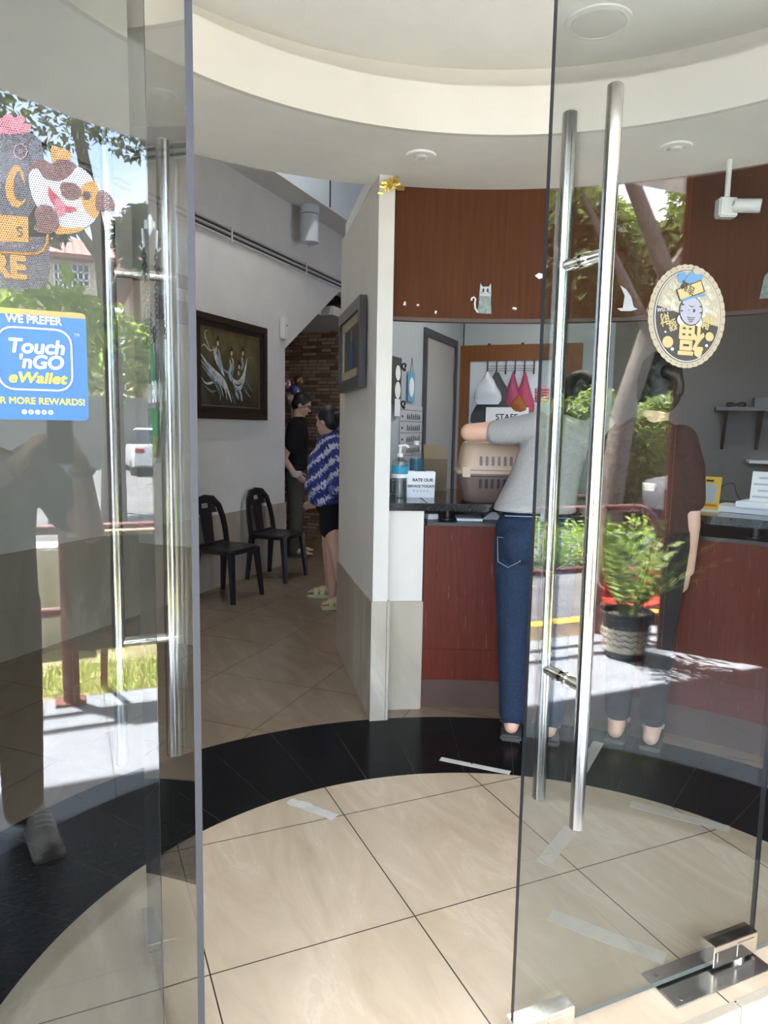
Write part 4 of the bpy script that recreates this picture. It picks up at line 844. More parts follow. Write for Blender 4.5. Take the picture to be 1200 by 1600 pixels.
# hanging OPEN sign, chain and hook on the outer face of the left door
def lx(y, z, off=0): return Vector((.178-.024*(y-1.6)-.008-off, y, z))
hk_ = (1.636, 1.857); ht = thing('suction_hook', 'white plastic suction hook on the left door glass', 'hook', tuple(lx(hk_[0], hk_[1])))
mb = MB(); mb.cyl(lx(hk_[0], hk_[1], -.001), lx(hk_[0], hk_[1], .006), .024, .015, 24); mb.cyl(lx(hk_[0], hk_[1], .006), lx(hk_[0], hk_[1], .012), .009, n=20); mb.build('cup', M['white_plastic'], ht)
mb = MB(); mb.tube([lx(hk_[0], hk_[1]-.01, .016), lx(hk_[0], hk_[1]-.045, .014), lx(hk_[0], hk_[1]-.052, .018), lx(hk_[0], hk_[1]-.045, .022)], .0028, 8); mb.build('hook', M['white_plastic'], ht)
sg0 = (1.548, 1.599); sgt = thing('open_sign', 'oval green OPEN sign hanging on a chain on the left door glass', 'sign', tuple(lx(1.6, 1.5)))
yc, zc, ry, rz = 1.60, 1.485, .125, .13
mb = MB(); mb.prism([lx(yc+ry*math.cos(a), zc+rz*math.sin(a), .004) for a in [2*PI*i/40 for i in range(40)]], (-.003, 0, 0)); mb.build('acrylic_plate', M['clear'], sgt, smooth=False)
gm = mat('sign_green', (.03, .22, .07), .5); om = mat('sign_olive', (.20, .24, .07), .5)
mb = MB(); mb.prism([lx(yc+a*.1, zc+b_*.13, .008) for a, b_ in ((-.35, .3), (.35, .3), (.25, .7), (.1, .93), (-.1, .93), (-.25, .7))], (-.0008, 0, 0)); mb.prism([lx(yc+a*.1, zc+b_*.13, .008) for a, b_ in ((-.75, -.1), (.75, -.1), (.6, -.55), (-.6, -.55))], (-.0008, 0, 0)); mb.build('green_print', gm, sgt, smooth=False)
mb = MB(); mb.prism([lx(yc+a*.1, zc+b_*.13, .008) for a, b_ in ((-.6, -.56), (.6, -.56), (.3, -.9), (-.3, -.9))], (-.0008, 0, 0)); mb.build('olive_print', om, sgt, smooth=False)
text('lettering', 'OPEN', .06, M['paper'], lx(yc, zc+.0, .0085), (0, -1, 0), (0, 0, 1), sgt, bold=.0015)
mb = MB()
for (y0, z0, y1, z1) in ((hk_[0], hk_[1]-.05, yc-.06, zc+.13), (hk_[0], hk_[1]-.05, yc+.05, zc+.13)):
    n = 22
    for i in range(n):
        f = (i+.5)/n; a = lx(y0+(y1-y0)*f, z0+(z1-z0)*f-.03*math.sin(PI*f)*.4, .014); d = Vector((0, y1-y0, z1-z0)).normalized(); e = Vector((1, 0, 0)) if i % 2 else d.cross(Vector((1, 0, 0)))
        mb.tube([a + d*(.0078*math.cos(u)) + e*(.0036*math.sin(u)) for u in [2*PI*j/10 for j in range(10)]], .0010, 5, closed=True)
mb.build('chain', M['dark_grey'], sgt)
for y_ in (yc-.06, yc+.05): mb = MB(); mb.tube([lx(y_+.016*math.cos(u), zc+.135+.016*math.sin(u), .008) for u in [2*PI*j/14 for j in range(14)]], .0014, 5, closed=True); mb.build('ring', M['dark_grey'], sgt)

# ------------------------------------------------------------------ white distance tapes on the floor
tm2 = mat('dirty_tape', (.50, .455, .40), .6, var=.1, vscale=20)
tm = mat('worn_white_tape', (.56, .555, .54), .6, var=.12, vscale=20)
def tape(a, b, w_, label, torn=False, z=.0006, m_=None):
    a = Vector((a[0], a[1], 0)); b = Vector((b[0], b[1], 0)); d = (b-a).normalized(); n = Vector((-d.y, d.x, 0)); L = (b-a).length; k = 14; top = []; bot = []
    for i in range(k+1):
        f = i/k; j = (noise.noise(Vector((i*1.7, a.x*9, 0)))*.012 if torn else noise.noise(Vector((i*.9, a.x*9, 0)))*.002)
        top.append(a + d*(L*f) + n*(w_/2+j) + UP*z); bot.append(a + d*(L*f) - n*(w_/2-j*.6*(1 if i % 3 else -1)) + UP*z)
    m = MB(); m.prism(top+bot[::-1], UP*.0009); return tag(m.build('floor_tape', m_ or tm, smooth=False), label, 'tape')
tape((1.446, 2.616), (1.66, 2.393), .034, 'clean white tape strip lying across the black ring')
tape((0.7341, 2.522), (0.8592, 2.344), .045, 'torn white tape strip on the beige tile left of the middle', True)
tape((1.273, 1.6), (1.457, 1.329), .055, 'white tape strip behind the right glass door, nearest the hinge plate', m_=tm2)
tape((1.959, 2.007), (2.171, 1.729), .05, 'white tape strip at the ring edge behind the right glass door', m_=tm2)
tape((1.405, 1.816), (1.634, 1.955), .05, 'short white tape strip beside the long door handle foot', m_=tm2)
tape((1.898, 2.251), (2.215, 2.493), .05, 'white tape strip on the black ring behind the right handles', m_=tm2)
mb = MB(); x, y = (1.55, 2.523); mb.prism([(x-.006, y-.004, .0016), (x+.006, y-.002, .0016), (x, y+.007, .0016)], (0, 0, .0006)); tag(mb.build('floor_fleck', M['ink'], smooth=False), 'tiny dark fleck on the clean tape strip', 'fleck')

# ------------------------------------------------------------------ stickers on the outer face of the glass
YG = 1.2538
def vinyl(name, col):
    """perforated window film: round holes let the view through"""
    t = NT(name); p = t.xyz(t.pos()); s = .0032
    row = t.math('FLOOR', t.math('DIVIDE', p[2], s)); sh_ = t.math('MULTIPLY', t.math('MODULO', row, 2), .5)
    u = t.math('SUBTRACT', t.math('FRACT', t.math('ADD', t.math('DIVIDE', p[0], s), sh_)), .5); v = t.math('SUBTRACT', t.math('FRACT', t.math('DIVIDE', p[2], s)), .5)
    hole = t.math('LESS_THAN', t.math('ADD', t.math('MULTIPLY', u, u), t.math('MULTIPLY', v, v)), .085)
    b = t.n('ShaderNodeBsdfPrincipled'); b.inputs['Base Color'].default_value = tuple(col)+(1,); b.inputs['Roughness'].default_value = .5
    tr = t.n('ShaderNodeBsdfTransparent'); mx = t.n('ShaderNodeMixShader'); t.put(mx.inputs[0], hole); t.t.links.new(b.outputs[0], mx.inputs[1]); t.t.links.new(tr.outputs[0], mx.inputs[2]); return t.done(mx.outputs[0])
V = {k: vinyl('film_'+k, c) for k, c in dict(plate=(0.033, 0.028, 0.031), orange=(0.262, 0.118, 0.020), white=(0.268, 0.262, 0.262), brown=(0.066, 0.025, 0.018), pink=(0.246, 0.072, 0.085), red=(0.180, 0.013, 0.023), dark=(0.016, 0.013, 0.015), pale=(0.203, 0.131, 0.131)).items()}
lg = thing('logo_decal', 'perforated window decal with a cartoon dog head and orange lettering', 'decal', (-.02, YG, 1.7))
def dec(name, pts, m, lay, parent=lg):
    b = MB(); b.prism([(x, YG-.0006*lay, z) for x, z in pts], (0, -.0005, 0)); return b.build(name, m, parent, smooth=False)
def smooth_pts(pts, n=5):
    out = []; k = len(pts)
    for i in range(k):
        a, b0, c, d = [Vector(pts[(i+j) % k]) for j in (-1, 0, 1, 2)]
        for q in range(n): t = q/n; v = .5*((2*b0)+(c-a)*t+(2*a-5*b0+4*c-d)*t*t+(3*b0-a-3*c+d)*t**3); out.append((v.x, v.y))
    return out
dec('upper_plate', [(-0.1307, 1.8661), (-0.0813, 1.8658), (-0.0367, 1.8708), (-0.0266, 1.8625), (-0.0236, 1.8482), (-0.0247, 1.7885), (-0.0518, 1.7427), (-0.1367, 1.7319)], V['plate'], 0)
dec('lower_plate', [(-0.1378, 1.7072), (-0.0198, 1.7231), (-0.0208, 1.6675), (-0.0267, 1.6516), (-0.0360, 1.6430), (-0.1410, 1.6352)], V['plate'], 0)
dec('pink_crown', smooth_pts([(-0.0975, 1.8773), (-0.0806, 1.8839), (-0.0736, 1.8906), (-0.0667, 1.8936), (-0.0618, 1.8891), (-0.0531, 1.8943), (-0.0464, 1.8901), (-0.0484, 1.8834), (-0.0415, 1.8837), (-0.0399, 1.8785), (-0.0489, 1.8687), (-0.0982, 1.8611)]), V['pink'], 1)
cc0 = [(-0.0500, 1.7923), (-0.0519, 1.8105), (-0.0576, 1.8207), (-0.0644, 1.8214), (-0.0726, 1.8074), (-0.0776, 1.7883), (-0.0765, 1.7738), (-0.0701, 1.7617), (-0.0616, 1.7601), (-0.0526, 1.7678), (-0.0488, 1.7767), (-0.0569, 1.7691), (-0.0637, 1.7718), (-0.0667, 1.7844), (-0.0652, 1.7993), (-0.0614, 1.8109), (-0.0570, 1.8134), (-0.0547, 1.8046)]
dec('letter_c', cc0, V['orange'], 2)
b = MB(); b.tube([(x, YG-.001, z) for x, z in [(-0.0455, 1.8437), (-0.0478, 1.8506), (-0.0538, 1.8533), (-0.0608, 1.8494), (-0.0637, 1.8407), (-0.0614, 1.8338), (-0.0546, 1.8312), (-0.0484, 1.8359)]], .0012, 6, closed=True); b.build('registered_ring', V['pale'], lg)
xr, zr = (-0.05439, 1.837); text('lettering', 'R', .012, V['pale'], (xr, YG-.0015, zr), (1, 0, 0), (0, 0, 1), lg, depth=.0005)
dec('orange_strip', [(-0.1361, 1.7455), (-0.0481, 1.7479), (-0.0486, 1.7112), (-0.1380, 1.7035)], V['orange'], 2)
xr, zr = (-0.06054, 1.718); text('lettering', 'S', .021, V['dark'], (xr, YG-.0022, zr), (1, 0, 0), (0, 0, 1), lg, depth=.0005)
xr, zr = (-0.0532, 1.657); text('lettering', 'RE', .046, V['orange'], (xr, YG-.0016, zr), (1, 0, 0), (0, 0, 1), lg, depth=.0005, bold=.0022, align='RIGHT')
b = MB(); b.tube([(x, YG-.0012, z) for x, z in [(-0.1387, 1.6870), (-0.0883, 1.6917), (-0.0395, 1.6952), (-0.0286, 1.7012), (-0.0228, 1.7132), (-0.0215, 1.7267)]], .002, 6); b.build('outline', V['orange'], lg)
dec('dog_ear', smooth_pts([(-0.0127, 1.8556), (-0.0020, 1.8564), (0.0104, 1.8538), (0.0157, 1.8481), (0.0099, 1.8387), (-0.0029, 1.8301), (-0.0116, 1.8353)]), V['orange'], 2)
dec('dog_patch', smooth_pts([(-0.0457, 1.8151), (-0.0382, 1.8292), (-0.0257, 1.8358), (-0.0135, 1.8313), (-0.0026, 1.8386), (0.0136, 1.8393), (0.0224, 1.8313), (0.0147, 1.8169), (-0.0073, 1.8061), (-0.0303, 1.8064)]), V['brown'], 3)
dec('dog_face', smooth_pts([(-0.0441, 1.8117), (-0.0333, 1.8208), (-0.0249, 1.8090), (-0.0144, 1.8059), (-0.0019, 1.8069), (0.0111, 1.8163), (0.0242, 1.8316), (0.0405, 1.8227), (0.0511, 1.8032), (0.0543, 1.7825), (0.0480, 1.7584), (0.0308, 1.7427), (0.0050, 1.7385), (-0.0181, 1.7480), (-0.0336, 1.7629), (-0.0433, 1.7859)]), V['white'], 4)
dec('dog_cheek', smooth_pts([(0.0289, 1.8038), (0.0458, 1.8139), (0.0546, 1.7960), (0.0540, 1.7708), (0.0461, 1.7582), (0.0334, 1.7681), (0.0274, 1.7845)]), V['orange'], 5)
dec('dog_jaw', smooth_pts([(-0.0111, 1.7432), (0.0050, 1.7385), (0.0308, 1.7427), (0.0195, 1.7336), (-0.0098, 1.7281)]), V['orange'], 5)
dec('dog_side_ear', smooth_pts([(0.0509, 1.7974), (0.0642, 1.8012), (0.0752, 1.7873), (0.0749, 1.7756), (0.0615, 1.7718), (0.0484, 1.7720)]), V['brown'], 6)
dec('dog_nose', smooth_pts([(-0.0020, 1.8012), (0.0071, 1.8063), (0.0198, 1.8053), (0.0278, 1.7960), (0.0247, 1.7861), (0.0136, 1.7807), (0.0010, 1.7846)]), V['brown'], 7)
dec('dog_mouth', smooth_pts([(-0.0183, 1.7960), (-0.0131, 1.7902), (-0.0044, 1.7820), (0.0042, 1.7718), (0.0187, 1.7700), (0.0167, 1.7640), (0.0021, 1.7620), (-0.0120, 1.7696), (-0.0187, 1.7819)]), V['red'], 7)
dec('dog_tongue', smooth_pts([(-0.0090, 1.7795), (0.0008, 1.7770), (0.0041, 1.7680), (0.0020, 1.7582), (-0.0053, 1.7544), (-0.0104, 1.7641)]), V['pink'], 8)
dec('dog_eye', smooth_pts([(0.0304, 1.7935), (0.0370, 1.7973), (0.0405, 1.7911), (0.0376, 1.7850), (0.0311, 1.7850)]), V['dark'], 8)
dec('dog_paw', smooth_pts([(-0.0392, 1.7528), (-0.0335, 1.7648), (-0.0227, 1.7691), (-0.0105, 1.7622), (-0.0057, 1.7439), (-0.0133, 1.7296), (-0.0295, 1.7257), (-0.0408, 1.7319), (-0.0361, 1.7419)]), V['brown'], 9)
# payment sticker
bs = thing('payment_sticker', 'blue square payment sticker with white and yellow lettering on the sidelight', 'sticker', (-.045, YG, 1.525))
blue = mat('sticker_blue', (0.006, 0.062, 0.223), .4); yel = mat('sticker_yellow', (0.295, 0.256, 0.016), .4); orr = mat('sticker_orange', (0.278, 0.137, 0.027), .4)
def rr(x0, x1, z0, z1, r, n=5):
    out = []
    for cx, cz, q in ((x1-r, z1-r, 0), (x0+r, z1-r, 1), (x0+r, z0+r, 2), (x1-r, z0+r, 3)):
        for i in range(n+1): a = PI/2*(q+i/n); out.append((cx+r*math.cos(a), cz+r*math.sin(a)))
    return out
dec('blue_ground', rr(-.120, .0285, 1.4425, 1.611, .007), blue, 0, bs)
dec('orange_band', [(-.0655, 1.603), (.0283, 1.603), (.0268, 1.609), (.0225, 1.6112), (-.0655, 1.6112)], orr, 1, bs)
dec('yellow_band', [(-.118, 1.603), (-.0655, 1.603), (-.0655, 1.6112), (-.115, 1.6112)], yel, 1, bs)
XX, ZZ = (1, 0, 0), (0, 0, 1); wh = mat('sticker_white', (0.281, 0.289, 0.296), .5)
text('lettering', 'WE PREFER', .0165, wh, (-.0455, YG-.0012, 1.5905), XX, ZZ, bs, bold=.0006, depth=.0004, width=.079)
b = MB(); b.tube([(x, YG-.0012, z) for x, z in rr(-.0975, .0065, 1.489, 1.583, .022)], .0017, 6, closed=True); b.build('outline', wh, bs)
text('lettering', 'Touch', .0300, wh, (-.044, YG-.0012, 1.5455), XX, ZZ, bs, bold=.0011, shear=.15, depth=.0004, width=.079)
text('lettering', "'nGO", .0285, wh, (-.0385, YG-.0012, 1.5225), XX, ZZ, bs, bold=.0011, shear=.15, depth=.0004, width=.063)
text('lettering', 'eWallet', .0225, yel, (-.044, YG-.0012, 1.5), XX, ZZ, bs, bold=.0009, shear=.2, depth=.0004, width=.083)
text('lettering', 'TM', .006, wh, (.0145, YG-.0012, 1.575), XX, ZZ, bs, depth=.0004)
text('lettering', 'FOR MORE REWARDS!', .014, yel, (-.0455, YG-.0012, 1.467), XX, ZZ, bs, bold=.0004, depth=.0004, width=.138)
b = MB()
for i in range(5): b.prism([(-.064+.0093*i+.0038*math.cos(a), YG-.0008, 1.4545+.0038*math.sin(a)) for a in [2*PI*j/16 for j in range(16)]], (0, -.0004, 0))
b.build('icon_row', wh, bs, smooth=False)
for i, ch_ in enumerate(('f', 'o', '▸', 'in', 'd')): text('lettering', ch_, .0052, blue, (-.064+.0093*i, YG-.0014, 1.4528), XX, ZZ, bs, depth=.0003, bold=.0002)
# round new-year sticker, hung upside down
ov = (1.302, 1.705); ns = thing('new_year_sticker', 'round scalloped new year sticker with a tiger, stuck upside down', 'sticker', (ov[0]+.002, YG, ov[1]))
ox, oz, rx_, rz_ = ov[0]+.002, ov[1], .1175, .115
def T(u, v): return (ox+(u-605)/452*rx_, oz-(v-710)/610*rz_)
def tp(name, pts, m, lay): return dec(name, [T(*p) for p in pts], m, lay, ns)
def el(cx, cy, a, b_, n=24, rot=0): return [(cx+a*math.cos(t)*math.cos(rot)-b_*math.sin(t)*math.sin(rot), cy+a*math.cos(t)*math.sin(rot)+b_*math.sin(t)*math.cos(rot)) for t in [2*PI*i/n for i in range(n)]]
beg = mat('sticker_beige', (0.190, 0.161, 0.108), .5); brn = mat('sticker_brown', (0.018, 0.015, 0.013), .5); gld = mat('sticker_gold', (0.236, 0.190, 0.085), .45); gry = mat('sticker_lilac', (0.164, 0.164, 0.190), .5); sbl = mat('sticker_sky', (0.046, 0.112, 0.197), .5)
tp('scalloped_rim', [(605+448*(1+.018*abs(math.cos(t*20)))*math.cos(t), 710+605*(1+.018*abs(math.cos(t*20)))*math.sin(t)) for t in [2*PI*i/160 for i in range(160)]], beg, 0)
tp('dark_ring', el(605, 710, 395, 548, 60), brn, 1); tp('pale_ring', el(605, 710, 386, 538, 60), wh, 2); tp('brown_ground', el(605, 710, 376, 528, 60), brn, 3)
tp('coin_ground', [(605+372*math.cos(t), 710+524*math.sin(t)) for t in [PI+.18-PI*0+i*(PI-.02)/30 for i in range(31)]], beg, 4)
rn = random.Random(5); b = MB()
for i in range(46):
    a = PI+.3+rn.random()*(PI-.35); r = rn.uniform(.45, .9); c0 = (605+365*r*math.cos(a), 700+505*r*math.sin(a)); b.prism([(T(*p)[0], YG-.0033-.00001*i, T(*p)[1]) for p in el(c0[0], c0[1], 34, 34, 12)], (0, -.0003, 0))
b.build('coins', mat('coin_cream', (0.216, 0.203, 0.151), .5, var=.3, vscale=90), ns, smooth=False)
hd = el(625, 640, 128, 165, 30); tp('head', el(625, 640, 140, 178, 30), brn, 6); tp('head_fill', hd, gry, 7)
for cx in (515, 720): tp('ear', el(cx, 755, 52, 70, 20), brn, 5); tp('ear_fill', el(cx, 755, 42, 60, 20), wh, 6)
tp('hat', [(430, 415), (720, 265), (770, 400), (480, 545)], brn, 8); tp('hat_band', [(445, 418), (712, 278), (752, 396), (487, 528)], gld, 9)
tp('hat_dome', smooth_pts([(545, 330), (560, 225), (640, 175), (715, 190), (725, 250)]), sbl, 8); tp('hat_bobble', el(660, 172, 48, 38, 20), beg, 9); tp('hat_flap', el(487, 265, 48, 68, 20, .4), sbl, 9)
tp('hat_brim', [(490, 520), (770, 415), (775, 445), (600, 500), (520, 545)], sbl, 9)
b = MB()
for y0, w0 in ((712, 46), (735, 36), (757, 26)): b.prism([(T(*p)[0], YG-.0052, T(*p)[1]) for p in [(625-w0, y0), (625, y0+9), (625+w0, y0), (625+w0, y0+9), (625, y0+18), (625-w0, y0+9)]], (0, -.0004, 0))
b.prism([(T(*p)[0], YG-.0052, T(*p)[1]) for p in el(657, 635, 13, 22, 14)], (0, -.0004, 0))
for p_ in ([(578, 638), (592, 630), (606, 640), (592, 636)], [(508, 560), (545, 580), (508, 590)], [(745, 560), (710, 580), (745, 590)], [(500, 640), (535, 650), (502, 664)], [(750, 640), (715, 650), (748, 664)], [(585, 575), (628, 600), (670, 575), (628, 588)]): b.prism([(T(*p)[0], YG-.0052, T(*p)[1]) for p in p_], (0, -.0004, 0))
b.build('face_marks', brn, ns, smooth=False)
NX, NZ = (-1, 0, 0), (0, 0, -1)
def ttext(s, size, m, u, v, bold=0, rot=0, lay=6):
    x, z = T(u, v); cr_, sr_ = math.cos(rot), math.sin(rot)
    text('lettering', s, size, m, (x, YG-.0006*lay, z), (-cr_, 0, -sr_), (sr_, 0, -cr_), ns, depth=.0004, bold=bold)
ttext('福', .082, gld, 650, 815, .0022); ttext('發', .028, gld, 412, 775, .0005, .35); ttext('財', .030, gld, 315, 715, .0005, .35); ttext('號', .028, gld, 820, 715, .0005, -.25); ttext('幸', .028, gld, 905, 665, .0005, -.35)
ttext('HAPPY', .0105, wh, 850, 605, .0001, -.2); ttext('NEW YEAR', .0105, wh, 335, 636, .0001, .12); ttext('吉號', .022, brn, 575, 345, .0004, -.38, 10)
b = MB()
for i in range(40): b.prism([(T(*p)[0], YG-.0007, T(*p)[1]) for p in el(605+424*math.cos(PI*i/20+.08), 710+580*math.sin(PI*i/20+.08), 7, 7, 8)], (0, -.0003, 0))
b.build('punched_dots', brn, ns, smooth=False)
for cx, cy, r in ((380, 1030, 62), (868, 925, 50), (742, 1130, 46)): tp('gold_charm', el(cx, cy, r, r*1.1, 20), gld, 6)
for cx, cy, r in ((437, 1110, 20), (840, 1035, 18), (345, 915, 12)): tp('white_fleck', el(cx, cy, r, r, 10), wh, 6)
hx = [(1.0978, 1.7068), (1.1136, 1.7094), (1.1171, 1.7356), (1.1031, 1.7559), (1.1196, 1.7493), (1.1351, 1.7344), (1.1440, 1.7133), (1.1551, 1.7101), (1.1374, 1.7045), (1.1088, 1.7022)]
b = MB(); b.prism([(x, YG, z) for x, z in hx], (0, -.0004, 0)); tag(b.build('hat_sticker', mat('frosted_film', (0.164, 0.170, 0.170)), smooth=False), 'pale frosted witch hat sticker on the right door glass', 'sticker')

# ------------------------------------------------------------------ the street outside, seen mirrored in the glass
def road_mat():
    t = NT('asphalt'); p = t.pos(); n = t.noise(t.mapping(p, scale=(.35, 1.4, 1)), 1.6, 6, .7); f = t.noise(p, 60, 2)
    c = t.ramp(n, [(.4, (.07, .07, .075)), (.62, (.16, .16, .165))]); return t.done(t.principled(t.mix(t.math('MULTIPLY', f, .3), c, (.2, .2, .2)), .85))
mb = MB(); mb.boxm((-45, -70, -.3), (45, -1.65, -.2)); mb.build('ground_road', road_mat(), smooth=False, kind='structure')
def leaves(mb, cen, rad, n, size, rng, up=.3, aspect=.42, curl=.15):
    cen = Vector(cen); rad = Vector(rad) if isinstance(rad, (tuple, list)) else Vector((rad, rad, rad))
    for _ in range(n):
        while True:
            v = Vector((rng.uniform(-1, 1), rng.uniform(-1, 1), rng.uniform(-1, 1)))
            if .1 < v.length < 1: break
        v = v.normalized()*(v.length**.5); p = cen + Vector((v.x*rad.x, v.y*rad.y, v.z*rad.z))
        d = Vector((rng.gauss(0, 1), rng.gauss(0, 1), rng.gauss(0, .6)-up)).normalized(); nn = Vector((rng.gauss(0, .6), rng.gauss(0, .6), 1)).normalized(); s = d.cross(nn).normalized(); L = size*rng.uniform(.6, 1.3); W = L*aspect/2; k = s.cross(d)*(L*curl)
        mb.add([p, p+d*L*.45+s*W+k*.3, p+d*L-k, p+d*L*.45-s*W+k*.3], [(0, 1, 2, 3)])
def tree(name, label, base, path, r0, crown, n, size, lm, seed, group=None, cat='tree', branches=()):
    rng = random.Random(seed); t = thing(name, label, cat, base, 0, group); B = Vector(base)
    mb = MB(); k = len(path); pv = [B] + [Vector(p) for p in path]; mb.tube(pv, [r0*(1-.6*i/k)*(1.25 if i == 0 else 1) for i in range(k+1)], 10)
    for br in branches: mb.tube([Vector(q) for q in br], [r0*.42*(1-.7*i/(len(br)-1)) for i in range(len(br))], 7)
    mb.build('trunk', M['bark'], t)
    f = MB()
    for c, r in crown: leaves(f, c, r, int(n/len(crown)), size, rng)
    o = f.build('foliage', lm, t, smooth=False); return t
def build_fast(self, name, m, parent=None, smooth=False):
    me = bpy.data.meshes.new(name); me.from_pydata(self.v, [], self.f); me.materials.append(m); return link(name, me, parent)
_old = MB.build
def _b(self, name, m, parent=None, smooth=True, bevel=0, kind=None, loc=None):
    return build_fast(self, name, m, parent) if len(self.f) > 1500 and not smooth else _old(self, name, m, parent, smooth, bevel, kind, loc)
MB.build = _b
# verge of grass on the left, soil strip and yellow kerb line on the right
mb = MB(); mb.boxm((-6, -3.1, -.2), (2.3, -1.65, -.115)); mb.build('ground_verge', mat('verge_soil', (.28, .25, .13), .95, var=.4, vscale=6), smooth=False, kind='structure')
rng = random.Random(11); mb = MB()
for _ in range(15000):
    x, y = rng.uniform(-1.4, 2.2), rng.uniform(-3.05, -1.66)
    if noise.noise(Vector((x*2.2, y*2.2, 1))) < -.12: continue
    h = rng.uniform(.025, .075); a = rng.uniform(0, 2*PI); w_ = .006; d = Vector((math.cos(a), math.sin(a), 0)); l = Vector((rng.gauss(0, .025), rng.gauss(0, .025), h)); p = Vector((x, y, -.115))
    mb.add([p-d*w_, p+d*w_, p+l], [(0, 1, 2)])
tag(mb.build('grass', leaf_mat('grass_blades', (.34, .46, .09), (.66, .66, .28)), smooth=False), 'short yellow-green grass on the verge behind the railing', 'grass', kind='stuff')
mb = MB(); mb.boxm((2.3, -2.05, -.2), (9, -1.65, -.12)); mb.build('ground_bed', mat('dry_earth', (.12, .09, .06), .95, var=.5, vscale=5), smooth=False, kind='structure')
mb = MB(); mb.boxm((2.3, -2.30, -.199), (12, -2.16, -.150)); tag(mb.build('kerb_line', mat('road_yellow', (.62, .42, .06), .8, var=.2), smooth=False), 'yellow painted kerb line along the road edge', 'kerb')
# railing
rl = thing('railing', 'rust-red tubular railing along the terrace left of the entrance', 'railing', (-.04, -1.6, -.08))
for z, nm in ((.87, 'top_rail'), (.42, 'lower_rail')): mb = MB(); mb.tube([(-5, -1.62, z), (1.05, -1.62, z)], .028, 14); mb.build(nm, M['rail'], rl)
for x in (-3.2, -1.6, -.04, 1.0):
    mb = MB(); mb.tube([(x, -1.58, -.08), (x, -1.62, .87)], .038, 14); mb.build('post', M['rail'], rl)
    mb = MB(); mb.box((x, -1.58, -.072), (.15, .13, .014)); mb.build('base_plate', M['rail'], rl)
rr_ = thing('railing', 'rust-red tubular railing with a rounded end beside the potted plant', 'railing', (3.0, -1.65, -.08))
lp = [(1.9, -1.65, .87), (3.7, -1.65, .87)] + [(3.92+.27*math.sin(a), -1.65, .615+.255*math.cos(a)) for a in [PI*i/12 for i in range(13)]] + [(3.72, -1.65, .36)]
mb = MB(); mb.tube(lp, .03, 14); mb.build('loop_rail', M['rail'], rr_)
mb = MB(); mb.tube([(1.9, -1.65, .42), (3.45, -1.65, .42)], .026, 12); mb.build('lower_rail', M['rail'], rr_)
for x in (1.95, 3.62): mb = MB(); mb.tube([(x, -1.65, -.12), (x, -1.65, .87)], .032, 12); mb.build('post', M['rail'], rr_)
sbd = thing('sign_board', 'olive board on legs seen from the back by the railing', 'board', (.4, -1.56, -.08))
mb = MB(); mb.prism([(x, -1.555, z) for x, z in rr(-.035, .95, .21, .84, .03)], (0, -.022, 0)); mb.build('panel', mat('olive_board', (.17, .155, .115), .6, var=.15, vscale=5), sbd, smooth=False)
mb = MB(); mb.tube([(-.03, -1.565, .85), (.95, -1.565, .85)], .018, 12); mb.build('top_tube', mat('cream_tube', (.60, .47, .30), .5), sbd)
for x in (.14, .8): mb = MB(); mb.tube([(x, -1.57, .3), (x, -1.88, -.115)], .02, 8); mb.build('leg', M['rail'], sbd)
for x in (-.01, .88): mb = MB(); mb.tube([(x, -1.555, .25), (x, -1.535, -.08)], .018, 8); mb.build('leg', M['rail'], sbd)
cbt = thing('utility_cabinet', 'white metal cabinet with embossed door on the verge', 'cabinet', (-.35, -2.9, -.115))
mb = MB(); mb.boxm((-.62, -3.05, -.115), (-.085, -2.75, .59)); mb.build('body', M['white_plastic'], cbt, bevel=.015)
mb = MB(); mb.boxm((-.20, -2.751, .10), (-.12, -2.742, .46)); mb.build('embossed_panel', M['cream_paint'], cbt, bevel=.004)
# potted plant, bench, hedge on the right
pp_ = thing('potted_plant', 'leafy green plant in a dark pot with pale wavy band', 'potted plant', (3.47, -1.14, -.08)); px_, py_ = 3.43, -1.14
mb = MB(); mb.lathe([(.130, -.08), (.138, -.07), (.165, .20), (.178, .205), (.178, .235), (.16, .238), (.152, .19), (.01, .19)], (px_, py_, 0), 36); mb.build('pot', mat('dark_pot', (.035, .033, .035), .4), pp_)
mb = MB(); mb.lathe([(.1425, -.03), (.1583, .13), (.1573, .1301), (.1415, -.0299)], (px_, py_, 0), 36); mb.build('pale_band', mat('band_glaze', (.55, .50, .39), .5), pp_)
mb = MB()
for z, r in ((.02, .1478), (.06, .1517), (.10, .1558)): mb.tube([(px_+(r)*math.cos(a), py_+(r)*math.sin(a), z+.008*math.sin(a*14)) for a in [2*PI*i/90 for i in range(90)]], .0035, 6, closed=True)
mb.build('wavy_lines', mat('wave_glaze', (.08, .075, .065), .5), pp_)
mb = MB(); mb.lathe([(.153, .195), (.01, .205)], (px_, py_, 0), 24); mb.build('soil', M['soil'], pp_)
rng = random.Random(21)
for i in range(20):
    a = rng.uniform(0, 2*PI); out = rng.uniform(.14, .55); h = rng.uniform(.35, .72); base = Vector((px_+.05*math.cos(a), py_+.05*math.sin(a), .2)); f = MB(); pts = []
    for k in range(9): q = k/8; pts.append(base + Vector((math.cos(a)*out*q**1.4, math.sin(a)*out*q**1.4, h*q-.18*out*q*q)))
    f.tube(pts, [.007*(1-.7*k/8) for k in range(9)], 6)
    for k in range(2, 9):
        for sd in (-1, 1):
            d = (pts[k]-pts[k-1]).normalized(); s = d.cross(Vector((0, 0, 1))).normalized()*sd; L = .13*(1-.35*abs(k-5)/4); p = pts[k]; tipd = (s*.85+d*.55).normalized()*L; wv = d*.026
            f.add([p, p+tipd*.5+wv, p+tipd, p+tipd*.5-wv], [(0, 1, 2, 3)])
    f.build('frond', M['leaf_mid'], pp_, smooth=False)
